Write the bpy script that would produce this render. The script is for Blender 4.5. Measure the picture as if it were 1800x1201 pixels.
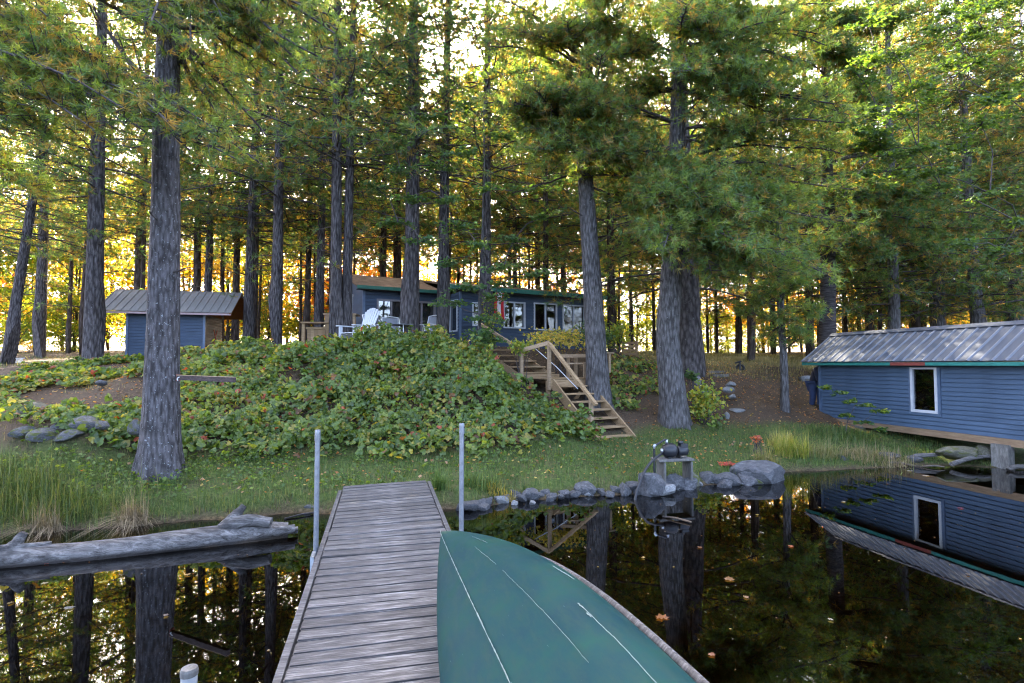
import bpy, bmesh, math
import numpy as np
from mathutils import Vector, Matrix, Quaternion

for _o in list(bpy.data.objects):
    bpy.data.objects.remove(_o)
scene = bpy.context.scene
COL = scene.collection

# ------------------------------------------------------------------ camera
F = 940.0; W, H = 1800.0, 1201.0
PITCH = math.atan(40.0 / F)
CAM = np.array([0.0, 0.0, 2.0])
cam = bpy.data.cameras.new('camera')
cam.sensor_width = 36.0
cam.lens = 36.0 * F / W
cam.clip_start = 0.05
cam.clip_end = 9000
cam_ob = bpy.data.objects.new('camera', cam)
cam_ob.location = CAM
cam_ob.rotation_euler = (math.pi / 2 + PITCH, 0, 0)
COL.objects.link(cam_ob)
scene.camera = cam_ob

# ------------------------------------------------------------------ light
SUN_AZ, SUN_EL = math.radians(-14), math.radians(37)     # behind the stand, a little left of the view axis
SUN = Vector((math.sin(SUN_AZ) * math.cos(SUN_EL), math.cos(SUN_AZ) * math.cos(SUN_EL), math.sin(SUN_EL)))
world = bpy.data.worlds.new('World')
scene.world = world
world.use_nodes = True
_wn = world.node_tree.nodes; _wl = world.node_tree.links
_wn.clear()
_sky = _wn.new('ShaderNodeTexSky'); _sky.sky_type = 'NISHITA'; _sky.sun_disc = False
_sky.sun_elevation = SUN_EL; _sky.sun_rotation = SUN_AZ
_sky.air_density = .5; _sky.dust_density = 5.0; _sky.ozone_density = 0.0
_bg = _wn.new('ShaderNodeBackground'); _bg.inputs['Strength'].default_value = 0.15
_wo = _wn.new('ShaderNodeOutputWorld')
_wl.new(_sky.outputs[0], _bg.inputs[0]); _wl.new(_bg.outputs[0], _wo.inputs[0])
_sun = bpy.data.lights.new('sun', 'SUN'); _sun.energy = 4.2; _sun.angle = math.radians(0.53)
_sun.color = (1.0, 0.90, 0.74)
_so = bpy.data.objects.new('sun', _sun); _so.location = (0, 0, 30)
_so.rotation_euler = SUN.to_track_quat('Z', 'Y').to_euler()
COL.objects.link(_so)
scene.view_settings.view_transform = 'Standard'
scene.view_settings.look = 'None'
scene.view_settings.gamma = 1.0
scene.view_settings.exposure = 4.2
scene.render.film_transparent = False
cy = scene.cycles
cy.max_bounces = 7; cy.diffuse_bounces = 4; cy.glossy_bounces = 2; cy.transmission_bounces = 3; cy.transparent_max_bounces = 4
cy.caustics_reflective = False; cy.caustics_refractive = False
cy.sample_clamp_indirect = 6.0
cy.adaptive_threshold = .012
cy.filter_width = 1.15

# ------------------------------------------------------------------ helpers
def ray(px, py):
    u = (px - W / 2) / F; v = (H / 2 - py) / F
    return np.array([u, math.cos(PITCH) - v * math.sin(PITCH), math.sin(PITCH) + v * math.cos(PITCH)])

def at(px, py, D):                       # the point seen at a pixel, D metres ahead
    r = ray(px, py)
    return CAM + r * (D / r[1])

def on_z(px, py, z):                     # the point seen at a pixel, on a level
    r = ray(px, py)
    return CAM + r * ((z - CAM[2]) / r[2])

def tag(o, label=None, cat=None, group=None, kind=None):
    if label: o['label'] = label
    if cat: o['category'] = cat
    if group: o['group'] = group
    if kind: o['kind'] = kind
    return o

def link(o, parent=None):
    COL.objects.link(o)
    if parent is not None: o.parent = parent
    return o

def empty(name, loc=(0, 0, 0), rz=0.0, label=None, cat=None, group=None):
    o = bpy.data.objects.new(name, None)
    o.location = loc; o.rotation_euler = (0, 0, rz)
    o.empty_display_size = 0.2
    link(o)
    return tag(o, label, cat, group)

def _hash(ix, iy, s):
    n = (ix * 374761393 + iy * 668265263 + s * 974634777) & 0x7fffffff
    n = ((n ^ (n >> 13)) * 1274126177) & 0x7fffffff
    return ((n ^ (n >> 16)) & 0xffff) / 65535.0

def vnoise(x, y, s=0):                   # value noise in 0..1
    x = np.asarray(x, float); y = np.asarray(y, float)
    ix = np.floor(x).astype(np.int64); iy = np.floor(y).astype(np.int64)
    fx = x - ix; fy = y - iy
    fx = fx * fx * (3 - 2 * fx); fy = fy * fy * (3 - 2 * fy)
    a = _hash(ix, iy, s); b = _hash(ix + 1, iy, s); c = _hash(ix, iy + 1, s); d = _hash(ix + 1, iy + 1, s)
    return (a * (1 - fx) + b * fx) * (1 - fy) + (c * (1 - fx) + d * fx) * fy

def fbm(x, y, s=0, o=3):
    r = 0; a = 0.5; f = 1.0
    for k in range(o):
        r = r + a * vnoise(np.asarray(x) * f, np.asarray(y) * f, s + k * 7); a *= .5; f *= 2.03
    return r

def smooth(a, b, x):
    t = np.clip((np.asarray(x, float) - a) / (b - a), 0, 1)
    return t * t * (3 - 2 * t)

class MB:
    """collects vertices and faces of one mesh"""
    def __init__(self):
        self.v = []; self.f = []; self.t = []; self.m = []; self.n = 0
    def add(self, v, f, tint=None, mat=0):
        v = np.asarray(v, float).reshape(-1, 3); f = np.asarray(f, np.int64)
        self.v.append(v); self.f.append(f + self.n); self.n += len(v)
        k = len(f)
        if tint is None: tint = (1, 1, 1)
        t = np.asarray(tint, float)
        if t.ndim == 1: t = np.tile(t, (k, 1))
        self.t.append(t); self.m.append(np.full(k, mat, np.int32))
        return self
    def box(self, c, s, rz=0.0, M=None, tint=None, mat=0):
        s = np.asarray(s, float) / 2
        v = np.array([[x, y, z] for x in (-1, 1) for y in (-1, 1) for z in (-1, 1)], float) * s
        if M is not None: v = v @ np.array(M).T
        if rz:
            c_, s_ = math.cos(rz), math.sin(rz)
            v = v @ np.array([[c_, -s_, 0], [s_, c_, 0], [0, 0, 1]]).T
        v = v + np.asarray(c, float)
        return self.add(v, [[0, 1, 3, 2], [4, 6, 7, 5], [0, 4, 5, 1], [2, 3, 7, 6], [0, 2, 6, 4], [1, 5, 7, 3]], tint, mat)
    def beam(self, a, b, w, h, up=(0, 0, 1), tint=None, mat=0):
        a = np.asarray(a, float); b = np.asarray(b, float)
        d = b - a; L = np.linalg.norm(d); d = d / L
        s = np.cross(d, np.asarray(up, float)); s /= np.linalg.norm(s); u = np.cross(s, d)
        M = np.stack([d, s, u], 1)
        return self.box((a + b) / 2, (L, w, h), M=M, tint=tint, mat=mat)
    def tube(self, path, rad, n=8, tint=None, cap=True, mat=0, twist=0.0):
        p = np.asarray(path, float); k = len(p)
        r = np.broadcast_to(np.asarray(rad, float), (k,)) if np.ndim(rad) < 2 else None
        tan = np.gradient(p, axis=0); tan /= np.linalg.norm(tan, axis=1)[:, None] + 1e-9
        ref = np.array([0, 0, 1.0]) if abs(tan[0][2]) < .9 else np.array([1.0, 0, 0])
        s = np.cross(tan, ref); s /= np.linalg.norm(s, axis=1)[:, None] + 1e-9
        u = np.cross(s, tan)
        a = np.linspace(0, 2 * math.pi, n, endpoint=False) + twist
        if r is not None: rr = np.repeat(r[:, None], n, 1)
        else: rr = np.asarray(rad, float)
        v = p[:, None, :] + rr[:, :, None] * (np.cos(a)[None, :, None] * s[:, None, :] + np.sin(a)[None, :, None] * u[:, None, :])
        v = v.reshape(-1, 3)
        i = np.arange(k - 1)[:, None] * n + np.arange(n)[None, :]
        j = np.arange(k - 1)[:, None] * n + (np.arange(n)[None, :] + 1) % n
        f = np.stack([i, j, j + n, i + n], -1).reshape(-1, 4)
        n0 = self.n
        self.add(v, f, tint, mat)
        if cap and n > 2:
            for base, rev in ((0, True), ((k - 1) * n, False)):
                c = v[base:base + n].mean(0)
                ring = list(range(base, base + n))
                fv = np.array([[0, 1 + q, 1 + (q + 1) % n] for q in range(n)])
                if not rev: fv = fv[:, ::-1]
                self.add(np.vstack([c[None], v[base:base + n]]), fv, tint, mat)
        return self
    def build(self, name, mats, parent=None, smooth_=False, link_=True):
        V = np.concatenate(self.v) if self.v else np.zeros((0, 3))
        me = bpy.data.meshes.new(name)
        me.vertices.add(len(V)); me.vertices.foreach_set('co', V.ravel().astype(np.float32))
        tot = np.concatenate([np.full(len(f), f.shape[1], np.int32) for f in self.f])
        idx = np.concatenate([f.ravel() for f in self.f]).astype(np.int32)
        st = np.concatenate([[0], np.cumsum(tot)[:-1]]).astype(np.int32)
        me.loops.add(len(idx)); me.loops.foreach_set('vertex_index', idx)
        me.polygons.add(len(tot)); me.polygons.foreach_set('loop_start', st); me.polygons.foreach_set('loop_total', tot)
        mm = np.concatenate(self.m)
        if not isinstance(mats, (list, tuple)): mats = [mats]
        for m in mats: me.materials.append(MAT[m] if isinstance(m, str) else m)
        if mm.max(initial=0) > 0: me.polygons.foreach_set('material_index', mm)
        T = np.concatenate(self.t)
        if not np.allclose(T, 1):
            at_ = me.attributes.new('tint', 'FLOAT_COLOR', 'FACE')
            at_.data.foreach_set('color', np.concatenate([T, np.ones((len(T), 1))], 1).astype(np.float32).ravel())
        me.polygons.foreach_set('use_smooth', np.full(len(tot), bool(smooth_)))
        me.update(calc_edges=True); me.validate()
        if not link_: return me
        return obj(name, me, parent)

def obj(name, me, parent=None, loc=None, rot=None, scale=None):
    o = bpy.data.objects.new(name, me)
    if loc is not None: o.location = loc
    if rot is not None: o.rotation_euler = rot
    if scale is not None: o.scale = scale
    return link(o, parent)

def bbox_mesh(name, s, bev, mat, seg=1):          # a bevelled block, centred
    bm = bmesh.new(); bmesh.ops.create_cube(bm, size=1.0)
    for v in bm.verts: v.co = Vector((v.co.x * s[0], v.co.y * s[1], v.co.z * s[2]))
    bmesh.ops.bevel(bm, geom=list(bm.edges), offset=bev, segments=seg, affect='EDGES')
    me = bpy.data.meshes.new(name); bm.to_mesh(me); bm.free()
    me.materials.append(MAT[mat]); return me

# ------------------------------------------------------------------ materials
MAT = {}
class NT:
    def __init__(self, name):
        m = bpy.data.materials.new(name); m.use_nodes = True
        self.m = m; self.t = m.node_tree; self.t.nodes.clear(); MAT[name] = m
        self.out = self.t.nodes.new('ShaderNodeOutputMaterial')
    def n(self, typ, **kw):
        nd = self.t.nodes.new(typ)
        for k, v in kw.items():
            if k in nd.inputs: self.set(nd.inputs[k], v)
            else: setattr(nd, k, v)
        return nd
    def set(self, inp, v):
        if hasattr(v, 'is_output'): self.t.links.new(v, inp)
        elif isinstance(v, bpy.types.Node): self.t.links.new(v.outputs[0], inp)
        else:
            if isinstance(v, (tuple, list)) and inp.type == 'RGBA' and len(v) == 3: v = (*v, 1)
            inp.default_value = v
    def coord(self, scale=(1, 1, 1), out='Object', rot=(0, 0, 0)):
        c = self.n('ShaderNodeTexCoord'); mp = self.n('ShaderNodeMapping')
        self.t.links.new(c.outputs[out], mp.inputs[0]); mp.inputs['Scale'].default_value = scale; mp.inputs['Rotation'].default_value = rot
        return mp.outputs[0]
    def noise(self, vec, scale, detail=4, rough=.55, dist=0.0):
        nd = self.n('ShaderNodeTexNoise', Scale=scale, Detail=detail, Roughness=rough, Distortion=dist)
        if vec is not None: self.t.links.new(vec, nd.inputs['Vector'])
        return nd.outputs[0]
    def ramp(self, fac, stops, interp='LINEAR'):
        r = self.n('ShaderNodeValToRGB'); r.color_ramp.interpolation = interp
        e = r.color_ramp.elements
        while len(e) < len(stops): e.new(.5)
        for i, (p, c) in enumerate(stops):
            e[i].position = p
            if not isinstance(c, (tuple, list)): c = (c, c, c)
            e[i].color = (*c, 1)
        self.t.links.new(fac, r.inputs[0]); return r.outputs[0]
    def mix(self, fac, a, b, typ='MIX'):
        x = self.n('ShaderNodeMix', data_type='RGBA', blend_type=typ)
        self.set(x.inputs[0], fac); self.set(x.inputs[6], a); self.set(x.inputs[7], b); return x.outputs[2]
    def math(self, op, a, b=None):
        x = self.n('ShaderNodeMath', operation=op); self.set(x.inputs[0], a)
        if b is not None: self.set(x.inputs[1], b)
        return x.outputs[0]
    def bump(self, h, strength=.5, dist=.02):
        b = self.n('ShaderNodeBump'); b.inputs['Strength'].default_value = strength; b.inputs['Distance'].default_value = dist
        self.t.links.new(h, b.inputs['Height']); return b.outputs[0]
    def pbr(self, col, rough=.7, normal=None, metal=0.0, spec=.4, **kw):
        p = self.n('ShaderNodeBsdfPrincipled'); self.set(p.inputs['Base Color'], col); self.set(p.inputs['Roughness'], rough)
        self.set(p.inputs['Metallic'], metal); self.set(p.inputs['Specular IOR Level'], spec)
        for k, v in kw.items(): self.set(p.inputs[k], v)
        if normal is not None: self.t.links.new(normal, p.inputs['Normal'])
        self.t.links.new(p.outputs[0], self.out.inputs[0]); return p
    def rand(self):
        return self.n('ShaderNodeObjectInfo').outputs['Random']

def bark_mat(name, dark, light, vs, lichen=0.0, cs=(1, 1, 1)):
    k = NT(name); c = k.coord((cs[0], cs[1], cs[2] * .24))
    f = k.n('ShaderNodeTexVoronoi', Scale=vs, feature='F1'); k.t.links.new(c, f.inputs['Vector'])
    w = k.noise(c, vs * 1.3, 5, .65, .6)
    hgt = k.math('ADD', k.math('MULTIPLY', f.outputs['Distance'], .7), k.math('MULTIPLY', w, .8))
    col = k.ramp(hgt, [(.35, light), (.62, tuple(.55 * l + .45 * d for l, d in zip(light, dark))), (.95, dark)])
    big = k.noise(k.coord((cs[0], cs[1], cs[2] * .35)), 1.3, 3)
    col = k.mix(k.math('MULTIPLY', big, .5), col, tuple(x * .55 for x in light))
    if lichen:
        s = k.ramp(k.noise(k.coord((cs[0], cs[1], cs[2] * .8)), 30, 5, .75), [(.67 - lichen * .07, 0.0), (.70 - lichen * .06, 1.0)])
        col = k.mix(k.math('MULTIPLY', s, .75), col, (.42, .44, .44))
    k.pbr(col, .92, k.bump(hgt, 1.0, .06), spec=.12)
bark_mat('bark_near', (.028, .024, .023), (.195, .178, .178), 24, .9)
bark_mat('bark_grey', (.036, .032, .029), (.205, .190, .182), 22, .45)
bark_mat('bark_grey_unit', (.045, .04, .038), (.23, .215, .21), 19, .3, (.26, .26, 17))
bark_mat('bark_dark', (.022, .018, .017), (.185, .162, .155), 18, .16, (.24, .24, 18))
bark_mat('bark_far', (.03, .022, .018), (.145, .11, .09), 14, 0, (.14, .14, 16))

def leaf_mat(name, tr=.45, warm=(1.25, 1.15, .55), rough=.6):
    k = NT(name); a = k.n('ShaderNodeAttribute', attribute_name='tint')
    col = a.outputs['Color']
    d = k.n('ShaderNodeBsdfDiffuse'); k.t.links.new(col, d.inputs[0])
    g = k.n('ShaderNodeBsdfGlossy', Roughness=.45); g.inputs[0].default_value = (.8, .85, .8, 1)
    t = k.n('ShaderNodeBsdfTranslucent'); k.t.links.new(k.mix(1.0, col, warm, 'MULTIPLY'), t.inputs[0])
    m = k.n('ShaderNodeMixShader'); m.inputs[0].default_value = tr
    k.t.links.new(d.outputs[0], m.inputs[1]); k.t.links.new(t.outputs[0], m.inputs[2])
    m2 = k.n('ShaderNodeMixShader'); m2.inputs[0].default_value = .035
    k.t.links.new(m.outputs[0], m2.inputs[1]); k.t.links.new(g.outputs[0], m2.inputs[2])
    k.t.links.new(m2.outputs[0], k.out.inputs[0])
leaf_mat('needles', .55, (2.0, 1.7, .6))
leaf_mat('leaves', .55, (1.9, 1.6, .5))
leaf_mat('grass_blades', .35, (1.3, 1.2, .5))

k = NT('twig'); k.pbr(k.ramp(k.noise(k.coord(), 9), [(.3, (.035, .028, .025)), (.7, (.11, .095, .09))]), .9, spec=.1)

# ground: needle duff, soil, moss and turf, from the mask the terrain stores
k = NT('ground'); a = k.n('ShaderNodeAttribute', attribute_name='zone'); sep = k.n('ShaderNodeSeparateColor'); k.t.links.new(a.outputs['Color'], sep.inputs[0])
c = k.coord()
n1 = k.noise(c, 1.1, 5, .6); n2 = k.noise(c, 22, 5, .7); n3 = k.noise(c, 4.5, 4)
duff = k.ramp(n2, [(.3, (.024, .017, .012)), (.5, (.070, .048, .031)), (.72, (.145, .10, .066))])
duff = k.mix(k.ramp(n1, [(.42, 0.0), (.62, .55)]), duff, (.075, .055, .035))
turf = k.ramp(n2, [(.3, (.028, .045, .012)), (.55, (.065, .095, .024)), (.75, (.13, .12, .045))])
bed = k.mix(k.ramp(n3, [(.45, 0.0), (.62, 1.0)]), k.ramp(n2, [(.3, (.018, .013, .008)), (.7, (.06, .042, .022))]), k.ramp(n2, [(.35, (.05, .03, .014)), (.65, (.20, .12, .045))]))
dry = k.ramp(n2, [(.3, (.10, .085, .03)), (.55, (.22, .18, .07)), (.75, (.33, .27, .12))])
gm = k.math('MULTIPLY', sep.outputs[0], k.ramp(n3, [(.3, .35), (.55, 1.0)]))
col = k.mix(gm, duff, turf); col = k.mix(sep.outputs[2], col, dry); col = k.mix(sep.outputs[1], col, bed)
k.pbr(col, .95, k.bump(n2, .8, .03), spec=.1)

# water: clear brown shallows under a mirror
k = NT('water'); c = k.coord()
nz = k.noise(c, 2.6, 3, .5); bmp = k.bump(nz, .006, .05)
fr = k.n('ShaderNodeFresnel', IOR=2.0); k.t.links.new(bmp, fr.inputs['Normal'])
gl = k.n('ShaderNodeBsdfGlossy', Roughness=.012); gl.inputs[0].default_value = (.95, .95, .95, 1); k.t.links.new(bmp, gl.inputs['Normal'])
tp = k.n('ShaderNodeBsdfTransparent'); tp.inputs[0].default_value = (.19, .135, .07, 1)
mx = k.n('ShaderNodeMixShader'); k.t.links.new(fr.outputs[0], mx.inputs[0]); k.t.links.new(tp.outputs[0], mx.inputs[1]); k.t.links.new(gl.outputs[0], mx.inputs[2])
k.t.links.new(mx.outputs[0], k.out.inputs[0])

def wood_mat(name, c0, c1, c2, axis=(1, 14, 14), rough=.85, bs=.35):
    k = NT(name); c = k.coord(axis)
    w = k.noise(c, 3.2, 6, .7, .35); r = k.rand()
    col = k.ramp(w, [(.28, c0), (.5, c1), (.74, c2)])
    col = k.mix(k.math('MULTIPLY', r, .5), col, c0)
    b = k.noise(k.coord((1.5, 1.5, 1.5)), 2.2, 4)
    col = k.mix(k.ramp(b, [(.4, 0.0), (.75, .6)]), col, tuple(x * .55 for x in c1))
    k.pbr(col, rough, k.bump(w, bs * 1.6, .012), spec=.2)
wood_mat('dock_wood', (.024, .021, .020), (.105, .099, .096), (.33, .315, .31), (1.3, 22, 22))
wood_mat('stair_wood', (.13, .078, .040), (.34, .225, .118), (.46, .335, .20))
wood_mat('pale_wood', (.20, .13, .075), (.37, .26, .155), (.48, .36, .24))
wood_mat('beam_wood', (.14, .085, .05), (.30, .20, .12), (.42, .31, .20))
wood_mat('sunglow_wood', (.16, .062, .02), (.28, .12, .038), (.36, .17, .06))  # shed gable and eave wood, the orange glow of sunlight painted into its colour
wood_mat('grey_block', (.06, .055, .05), (.16, .15, .135), (.28, .27, .245), (9, 9, 2))
wood_mat('board_dark', (.03, .022, .02), (.07, .05, .045), (.12, .09, .08))

def siding_mat(name, col, var=.16):
    k = NT(name); c = k.coord()
    n = k.noise(k.coord((.6, .6, 3)), 3, 4); cc = k.mix(k.ramp(n, [(.35, 0.0), (.7, 1.0)]), col, tuple(x * (1 - var) for x in col))
    d = k.ramp(k.noise(c, 42, 3, .7), [(.62, 0.0), (.75, .35)])
    cc = k.mix(d, cc, tuple(min(1, x * 1.6 + .03) for x in col))
    k.pbr(cc, .55, k.bump(k.noise(k.coord((2, 2, 26)), 7, 3), .12, .004), spec=.15)
siding_mat('siding_blue', (.078, .118, .178), .3)
siding_mat('siding_slate', (.055, .078, .115), .25)
siding_mat('siding_grey', (.085, .075, .07))

def paint(name, col, rough=.5, var=.25, metal=0.0, spec=.4, sc=8):
    k = NT(name); n = k.noise(k.coord(), sc, 5, .65)
    k.pbr(k.mix(k.ramp(n, [(.4, 0.0), (.75, 1.0)]), col, tuple(x * (1 - var) for x in col)), rough, k.bump(n, .08, .004), metal, spec)
paint('white_paint', (.50, .51, .53), .5, .15)
paint('grey_trim', (.23, .20, .20), .6)
paint('blue_trim', (.08, .12, .185), .5)
paint('teal_fascia', (.028, .20, .165), .6, .35)
paint('green_fascia', (.018, .115, .075), .6, .3)
paint('red_fascia', (.25, .055, .04), .7, .4)
paint('pink_trim', (.42, .30, .28), .7, .3)
paint('black_plastic', (.014, .015, .018), .38, .2)
paint('navy_cloth', (.012, .014, .028), .9)
paint('denim', (.03, .045, .10), .9)
paint('skin', (.45, .28, .21), .6, .1)
paint('hair_dark', (.03, .02, .015), .8)
paint('white_metal', (.70, .70, .68), .4)
paint('grey_mesh', (.22, .23, .25), .7)
paint('steel', (.42, .44, .47), .36, .3, .85, .5, 25)
paint('zinc', (.19, .205, .225), .5, .4, .6, .5, 30)
paint('tank_white', (.68, .70, .70), .4, .15)
paint('flag_red', (.62, .03, .035), .75, .1)
paint('flag_white', (.78, .76, .74), .75, .05)
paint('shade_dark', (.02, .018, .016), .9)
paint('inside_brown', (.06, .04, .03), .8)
paint('soil', (.05, .035, .025), .95)
paint('white_post', (.30, .305, .30), .6, .55, sc=9)

def metal_roof(name, col, rust):
    k = NT(name); c = k.coord((1, .25, 1)); n = k.noise(c, 5, 5, .65)
    cc = k.mix(k.ramp(n, [(.38, 0.0), (.68, .8)]), col, tuple(x * .62 for x in col))
    if rust: cc = k.mix(k.ramp(k.noise(k.coord((1, .4, 1)), 2.1, 5, .7), [(.5, 0.0), (.62, .85)]), cc, (.16, .115, .09))
    r = k.rand(); cc = k.mix(k.math('MULTIPLY', r, .3), cc, tuple(x * .7 for x in col))
    k.pbr(cc, .75, k.bump(n, .06, .004), 0.0, .15)
metal_roof('tin_roof', (.075, .083, .10), False)
metal_roof('tin_rib', (.155, .165, .185), False)
metal_roof('old_tin', (.20, .188, .172), True)

k = NT('shingles'); c = k.coord(); n = k.noise(c, 2.2, 5, .7); n2 = k.noise(c, 30, 3)
k.pbr(k.mix(k.ramp(n2, [(.3, 0.0), (.7, .6)]), k.ramp(n, [(.3, (.11, .07, .045)), (.52, (.23, .145, .085)), (.72, (.36, .24, .14))]), (.10, .07, .05)), .95, k.bump(n2, .6, .02), spec=.1)

k = NT('glass'); fr = k.n('ShaderNodeFresnel', IOR=1.9); gl = k.n('ShaderNodeBsdfGlossy', Roughness=.02); tp = k.n('ShaderNodeBsdfTransparent'); tp.inputs[0].default_value = (.6, .62, .62, 1)
mx = k.n('ShaderNodeMixShader'); k.t.links.new(fr.outputs[0], mx.inputs[0]); k.t.links.new(tp.outputs[0], mx.inputs[1]); k.t.links.new(gl.outputs[0], mx.inputs[2]); k.t.links.new(mx.outputs[0], k.out.inputs[0])
k = NT('glass_sky'); k.pbr((.02, .022, .024), .03, None, 0.0, .5, IOR=2.3)

def stone_mat(name, c0, c1, c2, sc=5, moss=0.0):
    k = NT(name); c = k.coord(); n = k.noise(c, sc, 6, .7); s = k.noise(c, sc * 6, 4, .7)
    col = k.ramp(n, [(.3, c0), (.52, c1), (.75, c2)]); col = k.mix(k.ramp(s, [(.55, 0.0), (.7, .5)]), col, tuple(x * .45 for x in c1))
    col = k.mix(k.math('MULTIPLY', k.rand(), .45), col, tuple(x * .6 for x in c1))
    if moss: col = k.mix(k.ramp(k.noise(c, 2.2, 5, .6), [(.62 - moss * .2, 0.0), (.68 - moss * .15, .95)]), col, (.075, .085, .02))
    k.pbr(col, .85, k.bump(k.math('ADD', n, k.math('MULTIPLY', s, .4)), .7, .03), spec=.3)
stone_mat('stone', (.032, .032, .034), (.085, .085, .088), (.19, .19, .19))
stone_mat('stone_pale', (.09, .09, .088), (.21, .21, .205), (.36, .36, .35), 6)
stone_mat('stone_ledge', (.035, .035, .037), (.10, .10, .105), (.23, .23, .235), 8, .7)
stone_mat('stone_moss', (.05, .05, .035), (.13, .125, .09), (.24, .23, .2), 5, .6)

k = NT('driftwood'); c = k.coord((.30, 4, 4), rot=(0, 0, -.35)); n = k.noise(c, 5, 8, .78, .7); b = k.noise(k.coord((.5, 1.4, 1.4)), 2.1, 5, .7)
col = k.ramp(n, [(.34, (.035, .031, .028)), (.5, (.165, .153, .143)), (.66, (.33, .31, .29))])
gz_ = k.n('ShaderNodeNewGeometry'); sx_ = k.n('ShaderNodeSeparateXYZ'); k.t.links.new(gz_.outputs['Position'], sx_.inputs[0])
lichen = k.math('ADD', b, k.math('MULTIPLY', sx_.outputs[2], .9))
col = k.mix(k.ramp(lichen, [(.66, 0.0), (.76, .8)]), col, (.05, .047, .046))
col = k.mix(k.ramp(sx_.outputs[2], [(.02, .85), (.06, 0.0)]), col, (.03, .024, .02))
col = k.mix(k.ramp(k.noise(k.coord((.3, 1, 1)), 1.4, 4), [(.56, 0.0), (.68, .7)]), col, (.28, .19, .12))
k.pbr(col, .9, k.bump(n, 1.0, .05), spec=.15)

# canoe paint: teal with rubbed, chipped and scratched patches
k = NT('canoe_paint'); c = k.coord()
n = k.noise(k.coord((1.2, 1.2, 1.2)), 3.0, 7, .68); n2 = k.noise(k.coord((7, 2.2, 7), rot=(0, 0, .7)), 4, 6, .75)
col = k.ramp(n, [(.34, (.002, .021, .031)), (.50, (.004, .030, .033)), (.66, (.008, .042, .031))])
col = k.mix(k.ramp(n2, [(.44, 0.0), (.64, .75)]), col, (.012, .034, .030))
ch = k.ramp(k.noise(k.coord((9, 3, 9)), 5.2, 5, .75), [(.66, 0.0), (.69, 1.0)])
col = k.mix(k.math('MULTIPLY', ch, .7), col, (.004, .018, .028))
wt = k.ramp(k.noise(k.coord((16, 2.4, 16), rot=(0, .2, .35)), 3.3, 5, .8), [(.69, 0.0), (.72, .8)])
col = k.mix(wt, col, (.20, .25, .23))
k.pbr(col, k.ramp(n, [(.3, .50), (.7, .68)]), k.bump(n2, .12, .004), spec=.075)
paint('scratch', (.13, .175, .165), .7, .55, sc=40)

# ------------------------------------------------------------------ ground and water
SHX = np.array([-200, -60, -15, -8, -6.1, -4.36, -3.08, -.63, 0, .86, 1.72, 2.28, 3.25, 4.4, 5.0, 6.8, 8.0, 9.0, 9.8, 16, 60, 200.])
SHY = np.array([4, 5.0, 6.0, 6.2, 6.37, 6.84, 7.23, 7.45, 7.83, 8.15, 8.3, 8.5, 9.0, 9.25, 10.0, 10.4, 10.75, 10.55, 10.2, 9.6, 8, 6.])
VG = np.concatenate([np.arange(-30, -1, 1.0), np.arange(-1, 14, .25), np.arange(14, 100, 2.0)])
PX = [-200, -15, -9, -7, -5.2, -3, 0, 2.2, 4, 6.5, 9, 13, 40, 200]
PV = {
 -15: [(0, 0), (.6, .3), (2, .7), (6, 1.6), (10, 2.0), (14, 2.15), (34, 3.0)],
 -9: [(0, 0), (.6, .3), (1.3, .7), (4.7, 1.5), (7.5, 1.95), (9.7, 2.05), (14, 2.15), (34, 3.0)],
 -7: [(0, 0), (.5, .3), (1.3, .75), (3.4, 1.25), (4.7, 1.8), (6.0, 2.2), (9.7, 2.25), (14, 2.25), (34, 3.0)],
 -5.2: [(0, 0), (.4, .2), (1.3, .42), (2.2, .68), (3.7, 1.35), (5.0, 2.0), (6.3, 2.35), (11, 2.45), (34, 3.0)],
 -3: [(0, 0), (.3, .2), (1.75, .42), (2.5, .62), (3.75, 1.35), (5, 2.0), (6.2, 2.36), (9, 2.55), (34, 3.05)],
 0: [(0, 0), (.3, .2), (1.9, .40), (2.3, .52), (3.4, 1.25), (4.4, 1.9), (5.6, 2.32), (8, 2.5), (34, 3.05)],
 2.2: [(0, 0), (.3, .2), (2.5, .34), (3.5, .42), (4.9, 1.0), (6.3, 1.85), (7.8, 2.3), (10, 2.5), (34, 3.05)],
 4: [(0, 0), (.3, .2), (3.2, .45), (4.1, .62), (6.1, 1.5), (8, 2.05), (11, 2.4), (34, 3.05)],
 6.5: [(0, 0), (.3, .12), (2, .36), (3.1, .62), (6, 1.5), (9, 2.15), (13, 2.45), (34, 3.05)],
 9: [(0, 0), (.5, .1), (2, .28), (3.2, .42), (5.5, 1.05), (8.5, 1.9), (12, 2.35), (34, 3.05)],
 13: [(0, 0), (1, .2), (4, .55), (8, 1.4), (13, 2.2), (34, 3.0)]}
PV[-200] = PV[-15]; PV[40] = PV[200] = PV[13]
TAB = []
for x_ in PX:
    a_ = np.array(PV[x_])
    z_ = np.interp(VG, a_[:, 0], a_[:, 1])
    z_ = np.where(VG < 0, np.maximum(VG * .22, -1.5), z_)
    TAB.append(z_)
TAB = np.array(TAB)

A_T = math.radians(28.6)
def shore(x): return np.interp(x, SHX, SHY) + .14 * (vnoise(np.asarray(x) * 1.7, 3.3, 5) - .5) + .06 * (vnoise(np.asarray(x) * 6, 8.3, 6) - .5)

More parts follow.
